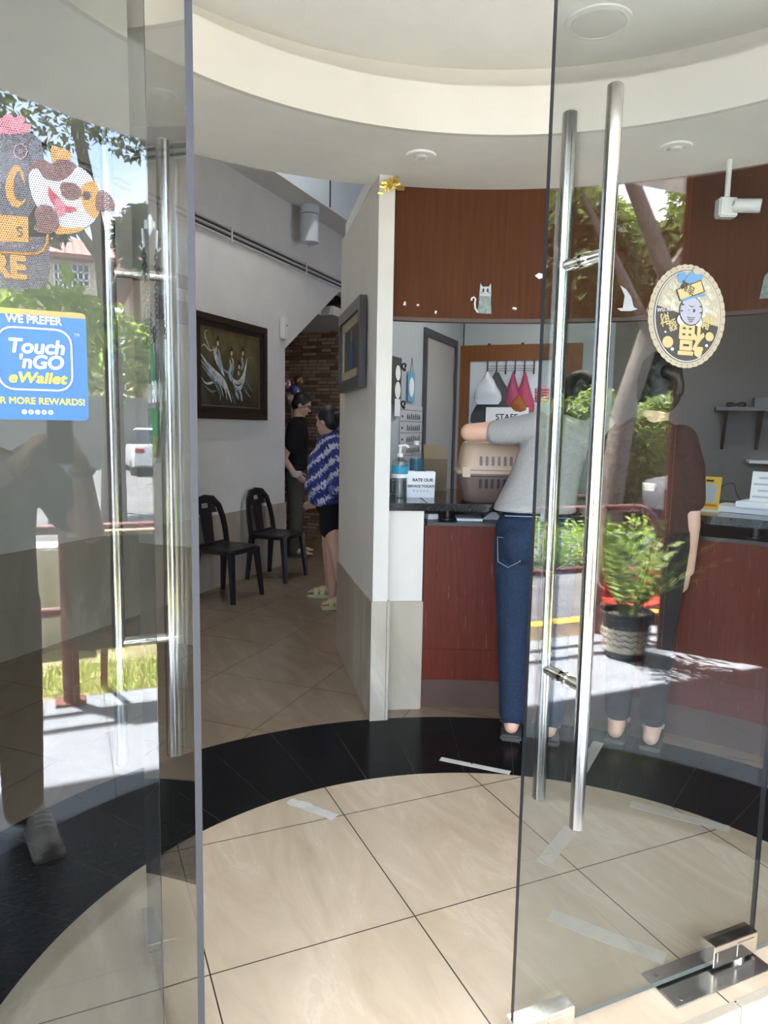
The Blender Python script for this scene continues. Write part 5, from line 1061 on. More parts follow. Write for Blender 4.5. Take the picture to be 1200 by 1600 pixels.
bn = thing('bench', 'low red painted bench behind the potted plant', 'bench', (4.45, -1.95, -.12))
mb = MB(); mb.boxm((4.05, -2.15, .02), (4.95, -1.75, .06)); mb.build('seat', M['red'], bn, bevel=.006)
mb = MB(); mb.box((4.5, -2.14, .17), (.9, .03, .22)); mb.build('backrest', M['red'], bn, bevel=.006)
for x in (4.08, 4.9): mb = MB(); mb.boxm((x, -2.12, -.13), (x+.05, -1.78, .02)); mb.build('leg', M['red'], bn, bevel=.004)
rng = random.Random(31); mb = MB()
for i in range(26): leaves(mb, (2.2+.30*i, -4.5+rng.uniform(-.25, .2), .20+rng.uniform(-.05, .1)-.30*max(0, min(1, (2.2+.30*i-4.6)/1.0))), (.34, .42, .36), 380, .075, rng, up=-.2, aspect=.55)
hg = thing('hedge', 'bright green clipped hedge across the road beyond the railing', 'hedge', (6, -4.5, -.2)); mb.build('foliage', M['leaf_bright'], hg, smooth=False)
mb = MB()
for i in range(13): mb.cyl((2.3+.6*i, -4.5, -.2), (2.3+.6*i, -4.5, .3), .02, n=6)
mb.build('stems', M['bark'], hg)
rng = random.Random(33)
for i in range(6):
    c = (7.4+.78*i, -8.2+rng.uniform(-.2, .2), .85+rng.uniform(-.15, .25)); sides = ('first bush from the left', 'second bush from the left', 'third bush from the left', 'third bush from the right', 'second bush from the right', 'last bush on the right')
    tree('bush', 'dense green bush beyond the clipped hedge, ' + sides[i] + ' of its row', (c[0], c[1], -.2), [(c[0], c[1], .6)], .06, [(c, (.62, .6, 1.25))], 2800, .16, M['leaf_mid'], 60+i, 'bushes beyond the hedge', 'bush')
# neighbouring shop wall on the right
nw = Vector((.55, .835, 0)).normalized(); n0 = Vector((3.76, -1.19, 0)); mb = MB(); mb.prism([n0+UP*-.2, n0+nw*2.6+UP*-.2, n0+nw*2.6+UP*3.4, n0+UP*3.4], Vector((nw.y, -nw.x, 0))*.3)
mb.build('wall_neighbour', mat('dark_brown_render', (.045, .030, .026), .8, var=.2), smooth=False, kind='structure')
for i in range(2): mb = MB(); q = n0 + nw*(.004+.03*i) + Vector((-nw.y, nw.x, 0))*.004; mb.tube([q+UP*-.08, q+UP*3.38], .004, 6); mb.build('trim_%d' % (8+i), mat('orange_edge_%d' % i, (.55, .18, .07), .5), kind='structure')
# cars
def car(base, ang, paint, glassm, label):
    t = thing('car', label, 'car', base, ang); B = Matrix.Translation(base) @ Matrix.Rotation(ang, 4, 'Z')
    def P(x, y, z): return B @ Vector((x, y, z))
    sec = [(-2.1, .35, .62, .80), (-2.0, .28, .82, .84), (-1.2, .25, .92, .86), (-.2, .25, .95, .87), (1.2, .25, .98, .87), (1.95, .28, 1.0, .84), (2.1, .35, .8, .80)]
    mb = MB(); rings = []
    for x, z0, z1, w_ in sec: rings.append([P(x, -w_, z0), P(x, -w_-.02, (z0+z1)/2), P(x, -w_+.06, z1), P(x, w_-.06, z1), P(x, w_+.02, (z0+z1)/2), P(x, w_, z0)])
    vs = [p for r in rings for p in r]; fs = [(0, 1, 2, 3, 4, 5), tuple(36+j for j in (5, 4, 3, 2, 1, 0))]
    for i in range(6): fs += [(i*6+j, i*6+(j+1) % 6, i*6+6+(j+1) % 6, i*6+6+j) for j in range(6)]
    mb.add(vs, fs); mb.build('body', paint, t)
    mb = MB(); rings = [[P(x, -w_, z), P(x, w_, z)] for x, z, w_ in ((-1.0, .92, .80), (-.35, 1.42, .64), (1.2, 1.45, .64), (1.95, .98, .78))]
    vs = [p for r in rings for p in r]; vs += [P(1.95, -.8, .9), P(1.95, .8, .9), P(-1.0, -.82, .88), P(-1.0, .82, .88)]
    mb.add(vs, [(0, 1, 3, 2), (2, 3, 5, 4), (4, 5, 7, 6), (6, 7, 9, 8), (0, 2, 4, 6, 8, 10), (1, 11, 9, 7, 5, 3), (8, 9, 11, 10), (0, 10, 11, 1)]); mb.build('windows', glassm, t, smooth=False)
    mb = MB(); mb.add([P(-.38, -.66, 1.40), P(-.38, .66, 1.40), P(1.22, .66, 1.44), P(1.22, -.66, 1.44), P(-.3, -.6, 1.47), P(-.3, .6, 1.47), P(1.1, .6, 1.50), P(1.1, -.6, 1.50)], [(3, 2, 1, 0), (4, 5, 6, 7), (0, 1, 5, 4), (1, 2, 6, 5), (2, 3, 7, 6), (3, 0, 4, 7)]); mb.build('roof', paint, t)
    for x in (-1.35, 1.3):
        for s in (-1, 1):
            mb = MB(); mb.cyl(P(x, s*.66, .31), P(x, s*.87, .31), .31, n=24); wh_ = mb.build('wheel', M['rubber'], t)
            mb = MB(); mb.cyl(P(x, s*.86, .31), P(x, s*.88, .31), .19, n=20); mb.build('hub', M['steel'], wh_)
    for s in (-1, 1):
        mb = MB(); mb.box(P(2.07, s*.66, .80), (.10, .26, .13), (B.to_3x3() @ Vector((1, 0, 0)), B.to_3x3() @ Vector((0, 1, 0)), UP)); mb.build('tail_light', mat('tail_light_%s_%s' % (s, label[:5]), (.5, .02, .02), .3), t)
        mb = MB(); mb.box(P(-2.03, s*.62, .70), (.12, .28, .13), (B.to_3x3() @ Vector((1, 0, 0)), B.to_3x3() @ Vector((0, 1, 0)), UP)); mb.build('head_light', M['white_plastic'], t)
    return t
carglass = mat('car_glass', (.02, .024, .028), .08)
cx0 = (1.723, -20.62)[0]
car((cx0+.88, -22.7, -.2), -PI/2+PI, mat('white_car_paint', (.75, .75, .76), .2), carglass, 'white car parked across the road, seen from behind beside the sidelight edge')
car((11.25, -6.3, -.2), 0, mat('silver_car_paint', (.20, .21, .23), .25, .3), carglass, 'silver grey car parked beyond the hedge near the railing loop')
# boundary wall and houses across the road
mb = MB(); mb.boxm((-12, -25.2, -.2), (30, -25, 2.35)); mb.build('wall_street', mat('grey_render', (.20, .198, .182), .85, var=.12, vscale=2), smooth=False, kind='structure')
def house(label, x0, x1, y0, y1, zt, ridge, wallm, roofm, wins, ov=.6):
    t = thing('house', label, 'house', ((x0+x1)/2, (y0+y1)/2, -.2)); mb = MB(); mb.boxm((x0, y0, -.2), (x1, y1, zt)); mb.build('walls', wallm, t, smooth=False)
    ym = (y0+y1)/2; mb = MB(); mb.prism([(x0-ov, y1+ov, zt-.1), (x0-ov, y1+ov, zt+.05), (x0-ov, ym, ridge), (x0-ov, y0-ov, zt+.05), (x0-ov, y0-ov, zt-.1)], (x1-x0+2*ov, 0, 0)); mb.build('roof', roofm, t, smooth=False)
    for a, c, e, f in wins:
        mb = MB(); mb.boxm((a, y1-.05, e), (c, y1+.03, f)); w_ = mb.build('window', carglass, t, smooth=False); mb = MB()
        for i in range(4): q = a+(c-a)*i/3; mb.boxm((q-.03, y1+.02, e), (q+.03, y1+.07, f))
        for i in range(4): q = e+(f-e)*i/3; mb.boxm((a, y1+.02, q-.03), (c, y1+.07, q+.03))
        mb.build('window_bars', M['white_paint'], w_, smooth=False)
    return t
def tile_roof():
    t = NT('red_roof_tiles'); p = t.xyz(t.pos()); s = t.math('FRACT', t.math('MULTIPLY', p[0], 3.3)); return t.done(t.principled(t.ramp(s, [(.1, (.12, .05, .045)), (.5, (.34, .15, .12))]), .8))
tr_ = tile_roof(); ylw = mat('cream_yellow_render', (.66, .56, .38), .85, var=.05)
a, b_ = (-3.981, 7.252), (1.31, 7.64); w1a, w1b, w2a, w2b = (-0.3618, 7.368), (0.07431, 6.469), (0.2605, 7.434), (0.8671, 6.542)
house('cream yellow house with barred windows behind the street wall', a[0], b_[0], -36, -28, b_[1], b_[1]+1.6, ylw, tr_, [(w1a[0], w1b[0], w1b[1], w1a[1]), (w2a[0], w2b[0], w2b[1], w2a[1])])
hx0 = b_[0]+1.6; a, b_ = (1.638, 7.893), (5.057, 8.251); a = (max(a[0], hx0), a[1])
house('cream house with red tiled roof right of the barred-window house', a[0], b_[0], -40, -30, a[1], (3.81, 9.984)[1], ylw, tr_, [])
# trees
X0, Y0 = (0.5874, -9.307)
tree('street_tree', 'slim dark tree across the road in front of the houses', (X0, Y0, -.2), [(X0+.05, Y0, 2.2), (X0-.1, Y0, 4.2), (X0-.5, Y0+.1, 6.5)], .17, [((X0-1.2, Y0+.6, 6.0), (1.5, 1.2, .9)), ((X0+.7, Y0, 6.3), (1.2, 1.2, .9)), ((X0-.3, Y0, 7.2), (2.6, 1.6, 1.2)), ((X0+.6, Y0+.2, 4.2), (.5, .5, .5)), ((X0-1.0, Y0, 4.4), (.6, .5, .4))], 9000, .15, M['leaf_dark'], 41, 'street trees', branches=([(X0, Y0, 3.2), (X0+.6, Y0, 4.6), (X0+1.1, Y0+.1, 5.6)], [(X0-.05, Y0, 3.8), (X0-.8, Y0+.2, 4.8), (X0-1.5, Y0+.4, 5.8)]))
tree('street_tree', 'spreading dark tree overhanging the terrace from the left', (-4.4, -8.3, -.2), [(-4.2, -8.2, 2.4), (-3.7, -7.8, 4.7), (-2.7, -7.2, 6.6)], .2, [((-1.3, -6.7, 6.4), (1.5, 1.1, .95)), ((.6, -6.8, 6.0), (1.15, .9, .55)), ((-3.0, -6.9, 6.7), (1.9, 1.2, 1.2))], 15000, .13, M['leaf_dark'], 42, 'street trees', branches=([(-3.2, -7.5, 5.7), (-1.5, -7.0, 6.1), (.7, -6.8, 6.2), (1.5, -6.7, 5.7)],))
bush = lambda name, label, c, r, n, size, m, seed: tree(name, label, (c[0], c[1], -.2), [(c[0], c[1], c[2])], .05, [(c, r)], n, size, m, seed, 'bushes across the road', 'bush')
xz = (0.02524, 3.248); bush('broadleaf_bush', 'bright green broad-leaved bush above the blue sticker', (xz[0]-.3, -9, xz[1]-.45), (1.0, .5, .65), 420, .36, M['leaf_bright'], 43)
xz = (0.6138, 2.716); bush('shrub', 'dense dark shrub against the street wall', (xz[0]+.1, -11.5, xz[1]), (.75, .6, .85), 900, .2, M['leaf_mid'], 44)
xz = (1.435, 2.948); bush('shrub', 'dark leafy shrub near the white car', (xz[0]+.3, -14, xz[1]), (.7, .6, .8), 800, .2, M['leaf_dark'], 45)
tb = (8.385, 0.07926); t1_ = (8.606, 1.819); t2_ = (9.067, 3.123); t3_ = (9.371, 4.101); t4_ = (8.883, 4.876); t5_ = (8.388, 5.659)
X1, Y1 = tb[0], -7.0
tree('street_tree', 'leaning grey-trunked tree beyond the hedge on the right', (X1, Y1, -.2), [(tb[0], Y1, tb[1]), (t1_[0], Y1, t1_[1]), (t2_[0], Y1, t2_[1]), (t3_[0], Y1, t3_[1]), (t4_[0], Y1, t4_[1]), (t5_[0], Y1, t5_[1]), (t5_[0]-.3, Y1-.2, t5_[1]+1.6)], .24, [((X1, Y1, 7.6), (2.6, 2, 1.4)), ((X1-1.8, Y1+.3, 5.6), (1.0, .9, .7)), ((X1+2.4, Y1, 5.6), (1.2, 1.0, .8))], 5200, .2, M['leaf_mid'], 46, 'street trees', branches=([(t2_[0], Y1, t2_[1]), (X1-.5, Y1+.2, 4.4), (X1-1.5, Y1+.3, 5.5)], [(t3_[0], Y1, t3_[1]), (X1+1.6, Y1, 4.9), (X1+2.3, Y1, 5.6)]))
for i, (c, r, n, m, lab) in enumerate((((10.6, -11.0, 3.3), (1.7, 1.5, 3.4), 9000, 'leaf_dark', 'tall green tree mass behind the leaning trunk'), ((14.1, -11.2, 3.4), (1.8, 1.8, 3.5), 9000, 'leaf_dark', 'dark tree mass beyond the silver car'), ((17.6, -14, 4.2), (2.6, 2.2, 4.0), 8000, 'leaf_mid', 'broad green tree far right across the road'), ((12.3, -14.6, 6.6), (3.4, 1.3, 2.0), 9000, 'leaf_mid', 'upper green tree crown showing above the leaning trunk'), ((13, -18.5, 6.5), (7, 2.2, 4.5), 14000, 'leaf_dark', 'high dark tree crown filling the sky on the right'))):
    tree('roadside_tree', lab, (c[0], c[1], -.2), [(c[0]+.1, c[1], c[2]*.5), (c[0], c[1], c[2]+r[2]*.3)], .22, [(c, r)], n, .38, M[m], 50+i, 'trees along the road')
# lamps that light the rooms behind
def unseen_tube_light(name, label, p, along, power, L=1.2, col=(1, .98, .95)):
    p = Vector(p); a = Vector(along).normalized(); t = thing(name, label, 'ceiling light', tuple(p))
    mb = MB(); mb.box(p+UP*.02, (L, .06, .035), (a, UP.cross(a), UP)); mb.build('batten', M['white_paint'], t)
    e = NT('lit_tube_'+label[:9]); em = e.n('ShaderNodeEmission'); em.inputs[0].default_value = col+(1,); em.inputs[1].default_value = 6; e.done(em.outputs[0])
    mb = MB(); mb.tube([p-a*(L/2-.02)-UP*.015, p+a*(L/2-.02)-UP*.015], .013, 10); mb.build('tube', e.m, t)
    l = bpy.data.lights.new(name, 'AREA'); l.shape = 'RECTANGLE'; l.size = L; l.size_y = .08; l.energy = power; l.color = col
    o = bpy.data.objects.new('tube_glow', l); C.objects.link(o); o.location = p-UP*.035; o.rotation_euler = (0, 0, math.atan2(a.y, a.x)); o.parent = t; o.matrix_parent_inverse = world_of(t).inverted()
unseen_tube_light('unseen_tube_light', 'fluorescent tube on the reception ceiling', (2.75, 3.3, 2.57), (1, -1, 0), 3)
unseen_tube_light('unseen_tube_light', 'fluorescent tube high in the hall void', tuple(wl(4.9, 4.6, .75)), (1, 1, 0), 5.5, 3)  # added lamp, stands in for daylight on the high bulkhead

# ------------------------------------------------------------------ people
def torso(F, rings, n=28):
    """garment trunk lofted through oval sections (z, right, forward, half width, half depth)"""
    m = MB(); vs = []; fs = []
    for z, rc, fc, rx, fy in rings:
        for j in range(n):
            a = 2*PI*j/n; c, s = math.cos(a), math.sin(a); vs.append(F.P(rc + rx*abs(c)**.8*(1 if c > 0 else -1), fc + fy*abs(s)**.8*(1 if s > 0 else -1), z))
    for i in range(len(rings)-1):
        for j in range(n): fs.append((i*n+j, i*n+(j+1) % n, (i+1)*n+(j+1) % n, (i+1)*n+j))
    fs += [tuple(range(n-1, -1, -1)), tuple((len(rings)-1)*n+j for j in range(n))]
    return m.add(vs, fs)
class Fig:
    """a standing figure: local right, forward and up around a spot on the floor"""
    def __init__(s, label, o, fwd, scale=1.0):
        s.O = Vector(o); f = Vector((fwd[0], fwd[1], 0)).normalized(); s.f = f; s.r = Vector((f.y, -f.x, 0)); s.k = scale
        s.t = thing('person', label, 'person', tuple(s.O)); s.skin = MB()
    def P(s, r, f, z): return s.O + s.r*(r*s.k) + s.f*(f*s.k) + UP*(z*s.k)
    def D(s, r, f, z): return (s.r*r + s.f*f + UP*z).normalized()
    def limb(s, mb, pts, rad):
        q = [s.P(*p) if not isinstance(p, Vector) else p for p in pts]
        for i in range(len(q)-1): caps(mb, (q[i], q[i+1], rad[i]*s.k, rad[i+1]*s.k))
    def ell(s, mb, c, r, fwd=None, up=None):
        ax = None
        if up is not None: Z = s.D(*up); Y = s.f - Z*s.f.dot(Z); Y.normalize(); ax = (Y.cross(Z), Y, Z)
        else: ax = (s.r, s.f, UP)
        mb.ell(s.P(*c), tuple(x*s.k for x in r), 18, ax)
    def head(s, c, face=(0, 1, 0), up=(0, 0, 1), size=1.0, neck=None, hairmat=None, style='short', skinm=None):
        F = s.D(*face); U0 = s.D(*up); R = F.cross(U0).normalized(); U = R.cross(F).normalized(); q = s.P(*c); k = s.k*size
        def H(r, f, u): return q + R*(r*k) + F*(f*k) + U*(u*k)
        m = s.skin; ax = (R, F, U)
        m.ell(H(0, -.008, .025), (.074*k, .094*k, .092*k), 22, ax); m.ell(H(0, .022, -.045), (.056*k, .066*k, .070*k), 20, ax)
        m.ell(H(0, .055, -.095), (.026*k, .026*k, .022*k), 14, ax)
        caps(m, (H(0, .086, .018), H(0, .101, -.024), .008*k, .0115*k)); m.ell(H(0, .088, -.066), (.024*k, .012*k, .009*k), 12, ax)
        m.ell(H(0, .075, .035), (.055*k, .020*k, .012*k), 14, ax)
        for sd in (-1, 1):
            m.ell(H(.074*sd, -.012, -.008), (.010*k, .020*k, .032*k), 14, ax); m.ell(H(.034*sd, .062, -.028), (.022*k, .022*k, .022*k), 12, ax)
        if neck is not None: caps(m, (q - U*(.07*k) - F*(.012*k), s.P(*neck), .050*k, .058*k))
        e = MB()
        for sd in (-1, 1): e.ell(H(.031*sd, .081, .012), (.013*k, .008*k, .006*k), 12, ax)
        s.eyes = e; bw = MB()
        for sd in (-1, 1): caps(bw, (H(.017*sd, .095, .034), H(.045*sd, .083, .036), .0035*k, .003*k))
        lp_ = MB(); lp_.ell(H(0, .0975, -.066), (.021*k, .005*k, .006*k), 12, ax)
        s.after = [('eyes', e, M['ink']), ('eyebrows', bw, M['hair']), ('mouth', lp_, mat('lips', (.42, .16, .13), .5))]
        h = MB(); h.ell(H(0, -.022, .045), (.084*k, .098*k, .088*k), 22, ax); h.ell(H(0, -.055, .005), (.078*k, .062*k, .085*k), 20, ax)
        h.ell(H(0, .030, .098), (.055*k, .045*k, .024*k), 16, ax)
        for sd in (-1, 1): h.ell(H(.068*sd, -.012, .035), (.017*k, .045*k, .045*k), 14, ax)
        if style == 'bob': h.ell(H(0, -.045, -.05), (.088*k, .062*k, .085*k), 20, ax); h.ell(H(0, -.035, .0), (.092*k, .075*k, .10*k), 20, ax)
        if style == 'bun': h.ell(H(0, -.125, .03), (.045*k, .040*k, .045*k), 18, ax)
        if style == 'low_bun': h.ell(H(.02, -.12, -.035), (.042*k, .036*k, .036*k), 18, ax)
        remesh('hair', h, hairmat or M['hair'], s.t, .007, 3); s.H = H; s.ax = ax
    def hand(s, wrist, d, n, thumb, curl=.5, size=1.0, spread=.10):
        """palm, four unequal bent fingers and a thumb leaving the palm's side"""
        w = wrist if isinstance(wrist, Vector) else s.P(*wrist); d = Vector(d).normalized(); n = Vector(n); n = (n-d*n.dot(d)).normalized(); sd = d.cross(n).normalized()
        if sd.dot(Vector(thumb)) < 0: sd = -sd
        k = s.k*size; m = s.skin
        for o, l, r in ((.026, .078, .0125), (.009, .082, .0130), (-.009, .079, .0125), (-.026, .072, .0115)): caps(m, (w + sd*(o*.6*k), w + d*(l*k) + sd*(o*k), .0155*k, r*k))
        for i, (o, L, r) in enumerate(((.027, .072, .0088), (.009, .080, .0090), (-.009, .074, .0086), (-.026, .058, .0078))):
            p = w + d*((.082-.004*abs(i-1))*k) + sd*(o*k); a = 0; dirn = d + sd*(spread*(1.5-i)*.5)
            for seg, (fr, bend) in enumerate(((.45, .6), (.30, 1.0), (.25, .7))):
                a += curl*bend; v = (dirn*math.cos(a) + n*math.sin(a)).normalized(); q = p + v*(L*fr*k); caps(m, (p, q, r*k*(1-.08*seg), r*k*(.93-.08*seg))); p = q
        t0 = w + d*(.022*k) + sd*(.020*k); t1 = t0 + (sd*.8 + d*.65 + n*.25)*(.038*k); t2 = t1 + (sd*.25 + d*.9 + n*.35)*(.032*k); t3 = t2 + (d*.9 + n*.5 - sd*.1)*(.026*k)
        caps(m, (t0, t1, .0145*k, .0115*k), (t1, t2, .0108*k, .0098*k), (t2, t3, .0095*k, .0080*k))
    def core(s, hip=.9, sh=1.36, lean=((0, 0), (0, 0)), sw=.16, arms=True, fz=.07):
        """the trunk and legs under the clothes, so that the body is one piece"""
        (hr, hf), (cr_, cf) = lean; m = s.skin
        s.limb(m, [(hr, hf, hip+.05), ((hr+cr_)/2, (hf+cf)/2, (hip+sh)/2), (cr_, cf, sh-.04), (cr_, cf, sh+.07)], [.07, .07, .07, .05])
        for sx in (-1, 1):
            s.limb(m, [(hr, hf, hip+.04), (hr+sx*.085, hf, hip-.03), (sx*s.leg, .015, .5*hip/.9), (sx*s.leg, -.008, fz)], [.055, .055, .045, .034])
            if arms: s.limb(m, [(cr_, cf, sh), (cr_+sx*sw, cf, sh), s.arm[0 if sx < 0 else 1]], [.05, .045, .042])
    def finish(s, skinm, voxel=.0065, smooth=3):
        remesh('body', s.skin, skinm, s.t, voxel, smooth)
        for nm, mb, m in getattr(s, 'after', []): mb.build(nm, m, s.t)
    def foot(s, heel, toe_dir, L=.24, z=.0):
        h = s.P(*heel); d = s.D(*toe_dir); d.z = 0; d.normalize(); k = s.k
        caps(s.skin, (h + UP*.035*k, h + d*(.10*k) + UP*.038*k, .033*k, .034*k), (h + d*(.10*k) + UP*.036*k, h + d*((L-.06)*k) + UP*.022*k, .036*k, .022*k))
        sd = Vector((d.y, -d.x, 0))
        for i, o in enumerate((-.030, -.015, 0, .014, .027)): caps(s.skin, (h + d*((L-.07)*k) + sd*(o*k) + UP*.02*k, h + d*((L-.012-.006*abs(i-1))*k) + sd*(o*1.15*k) + UP*.016*k, .012*k, .009*k))
        return h, d, sd
    def cloth(s, name, mb, m, voxel=.010, smooth=6): return remesh(name, mb, m, s.t, voxel, smooth)

def knit(name, c, var=.15, sc=18, rough=.9):
    t = NT(name); o = t.pos(); n = t.noise(t.mapping(o, scale=(1, 1, 3)), sc*4, 4, .7); big = t.noise(o, 6, 5, .6, .8)
    lo = tuple(x*(1-var) for x in c); hi = tuple(x*(1+var) for x in c)
    return t.done(t.principled(t.ramp(n, [(.3, lo), (.7, hi)]), rough, 0, .2, big, .5, .03))
denim = knit('blue_denim', (.017, .029, .058), .45, 22)

# woman in grey T-shirt leaning on the pet carrier
A = Fig('person in grey T-shirt and blue jeans leaning on the pet carrier', (1.94, 2.65, 0), (.59, .81))
j = MB(); A.ell(j, (-.012, .02, .985), (.188, .128, .135)); A.ell(j, (.09, -.045, .93), (.085, .085, .10)); A.ell(j, (-.09, -.045, .93), (.085, .085, .10))
for sx in (-1, 1): A.limb(j, [(sx*.092-.012, .015, .92), (sx*.095-.008, .035, .52), (sx*.09, .0, .30), (sx*.087, -.005, .115)], [.100, .072, .067, .060])
A.cloth('jeans', j, denim, .009, 4)
pk = MB()
for sx in (-1, 1):
    c0 = A.P(sx*.10-.028, -.122, .90); e = (A.r*1.0 + A.f*-.25*sx*0).normalized(); pts = [c0 + A.r*x + UP*z for x, z in ((-.052, .062), (.046, .06), (.052, -.04), (.0, -.072), (-.046, -.05))]
    pts = [p + A.f*(.035*abs((p-A.O).dot(A.r))/.17) for p in pts]; pk.tube(pts, .0016, 6, closed=True)
pk.tube([A.P(x, -.118+.25*x*x*8*.25, 1.065-.02*abs(x)) for x in (-.15, -.08, 0, .08, .15)], .0022, 6); pk.tube([A.P(.0, -.122, 1.06), A.P(.0, -.128, .98), A.P(.0, -.118, .90)], .0025, 6)
pk.build('seam_stitching', mat('pale_stitch', (.24, .27, .31), .8), A.t)
lpb = MB(); lpb.box(A.P(.012, -.120, 1.075), (.016, .012, .06), (A.r, A.f, UP)); lpb.build('belt_loop', mat('belt_loop', (.22, .26, .30), .8), A.t, bevel=.002)
s_ = torso(A, [(1.075, -.025, .015, .186, .138), (1.10, -.022, .02, .182, .135), (1.16, -.005, .045, .172, .128), (1.24, .02, .08, .162, .122), (1.33, .045, .118, .158, .118), (1.40, .07, .14, .160, .108), (1.455, .085, .15, .145, .09), (1.49, .10, .155, .10, .07), (1.515, .108, .16, .062, .058)])
A.limb(s_, [(-.03, .14, 1.452), (-.13, .16, 1.437), (-.215, .18, 1.427)], [.078, .068, .062]); A.limb(s_, [(.25, .14, 1.455), (.34, .20, 1.34), (.36, .22, 1.30)], [.078, .070, .072])
grey_t = knit('grey_marl', (.30, .295, .29), .16, 26); A.cloth('t_shirt', s_, grey_t, .009, 5)
A.limb(A.skin, [(-.10, .155, 1.44), (-.35, .215, 1.425), (-.12, .37, 1.42)], [.055, .044, .030]); A.hand(A.P(-.12, .37, 1.42), A.D(1, .12, -.05), A.D(0, .1, -1), A.D(0, -1, 0), .25)
A.limb(A.skin, [(.30, .17, 1.40), (.42, .30, 1.16), (.25, .44, 1.11)], [.050, .043, .030]); A.hand(A.P(.25, .44, 1.11), A.D(-1, .1, -.02), A.D(0, .1, -1), A.D(0, 1, 0), .25)
A.head((.155, .21, 1.585), (-.15, .9, -.35), (.06, .25, 1), neck=(.115, .16, 1.47), style='bob')
for sx in (-1, 1):
    A.limb(A.skin, [(sx*.086, -.005, .20), (sx*.086, -.01, .07)], [.046, .038]); h, d, sd = A.foot((sx*.086, -.035, .028), (0, 1, 0))
    so_ = MB(); c0 = h + d*.10 - UP*.026; so_.box(c0+UP*.014, (.098, .275, .030), (sd, d, UP)); sl_ = so_.build('slipper', M['rubber'], A.t, bevel=.008)
    st_ = MB(); st_.tube([h + d*.13 + sd*(.05*math.cos(a)) + UP*(.058*math.sin(a)) for a in [PI*i/10 for i in range(11)]], .010, 8); st_.tube([h + d*.16 + sd*(.05*math.cos(a)) + UP*(.048*math.sin(a)) for a in [PI*i/10 for i in range(11)]], .010, 8); st_.build('strap', M['rubber'], sl_)
A.leg = .088; A.arm = ((-.10, .155, 1.44), (.30, .17, 1.40)); A.core(.92, 1.40, ((0, .01), (.10, .14)), .12)
A.finish(M['skin2'])

# person in a dark brown T-shirt behind the right door
B_ = Fig('person in dark brown T-shirt holding a phone behind the right glass door', (2.365, 2.43, 0), (.77, .635), 1.075)
brown_t = knit('brown_cotton', (.050, .024, .020), .2); darkp = knit('dark_trousers', (.020, .018, .020), .2)
s_ = torso(B_, [(.93, 0, 0, .168, .12), (1.0, 0, 0, .160, .116), (1.10, -.008, .008, .150, .110), (1.20, -.018, .015, .156, .112), (1.29, -.02, .02, .158, .105), (1.345, -.02, .015, .135, .085), (1.385, -.02, .01, .085, .066), (1.405, -.02, .005, .058, .055)])
for sx in (-1, 1): B_.limb(s_, [(-.02+sx*.13, .01, 1.31), (-.02+sx*.168, .015, 1.20), (-.02+sx*.178, .02, 1.07)], [.066, .062, .062])
B_.cloth('t_shirt', s_, brown_t, .009, 5)
j = MB(); B_.ell(j, (.01, .0, .92), (.165, .118, .12))
for sx in (-1, 1): B_.limb(j, [(sx*.085, .0, .88), (sx*.075, .02, .48), (sx*.072, -.01, .14)], [.09, .066, .055])
B_.cloth('trousers', j, darkp, .010, 4)
for sx in (-1, 1):
    B_.limb(B_.skin, [(-.02+sx*.168, .015, 1.18), (-.02+sx*.185, .02, .97), (-.02+sx*.185, .06, .77)], [.042, .041, .028])
B_.hand(B_.P(.165, .062, .765), B_.D(-.1, .25, -1), B_.D(-1, .1, 0), B_.D(0, 1, 0), .75); B_.hand(B_.P(-.205, .06, .765), B_.D(.1, .25, -1), B_.D(1, .1, 0), B_.D(0, 1, 0), .5)
B_.head((.015, .05, 1.54), (0, 1, -.12), neck=(.0, .0, 1.38), style='bob')
ptm = MB(); B_.limb(ptm, [(.05, -.08, 1.58), (.085, -.085, 1.565), (.10, -.08, 1.53), (.095, -.075, 1.50)], [.028, .022, .018, .022]); remesh('ponytail', ptm, M['hair'], B_.t, .007, 3)
for sx in (-1, 1):
    B_.limb(B_.skin, [(sx*.072, -.01, .2), (sx*.072, -.015, .06)], [.042, .036]); h, d, sd = B_.foot((sx*.072, -.04, .022), (0, 1, 0))
    so_ = MB(); so_.box(h + d*.10 - UP*.012, (.088, .25, .020), (sd, d, UP)); so_.build('sandal', M['rubber'], B_.t, bevel=.006)
B_.leg = .073; B_.arm = ((-.19, .015, 1.15), (.148, .015, 1.15)); B_.core(.88, 1.28, ((0, 0), (-.02, .01)), .10)
B_.finish(M['skin2'])
ph = tag(MB().box(B_.P(.138, .085, .685), (.009, .074, .15), (B_.r, B_.D(0, 1, .25), B_.D(0, -.25, 1))).build('phone', M['black_plastic'], None, bevel=.003), 'dark phone in the hanging hand of the person in brown', 'phone')

# man in black reading at the far end of the hall
mx_ = (2.27, 7.607, 0.7756)
Mn = Fig('man in black T-shirt and glasses looking down by the stone wall', (mx_[0], mx_[1], 0), (.93, -.37), 1.03)
blk_t = knit('black_cotton', (.012, .012, .013), .2); olive = knit('olive_chino', (.095, .082, .060), .15)
s_ = torso(Mn, [(.93, 0, 0, .172, .128), (1.05, 0, 0, .168, .125), (1.16, 0, .01, .168, .125), (1.28, 0, .02, .184, .125), (1.38, 0, .02, .182, .108), (1.44, 0, .03, .13, .085), (1.48, 0, .035, .07, .065), (1.50, 0, .04, .06, .058)])
for sx in (-1, 1): Mn.limb(s_, [(sx*.17, .01, 1.41), (sx*.215, -.02, 1.28), (sx*.22, -.025, 1.19)], [.075, .068, .070])
Mn.cloth('t_shirt', s_, blk_t, .011, 4)
j = MB(); Mn.ell(j, (0, .0, .93), (.17, .122, .12))
for sx in (-1, 1): Mn.limb(j, [(sx*.09, .0, .88), (sx*.095, .02, .48), (sx*.09, -.01, .07)], [.098, .075, .066])
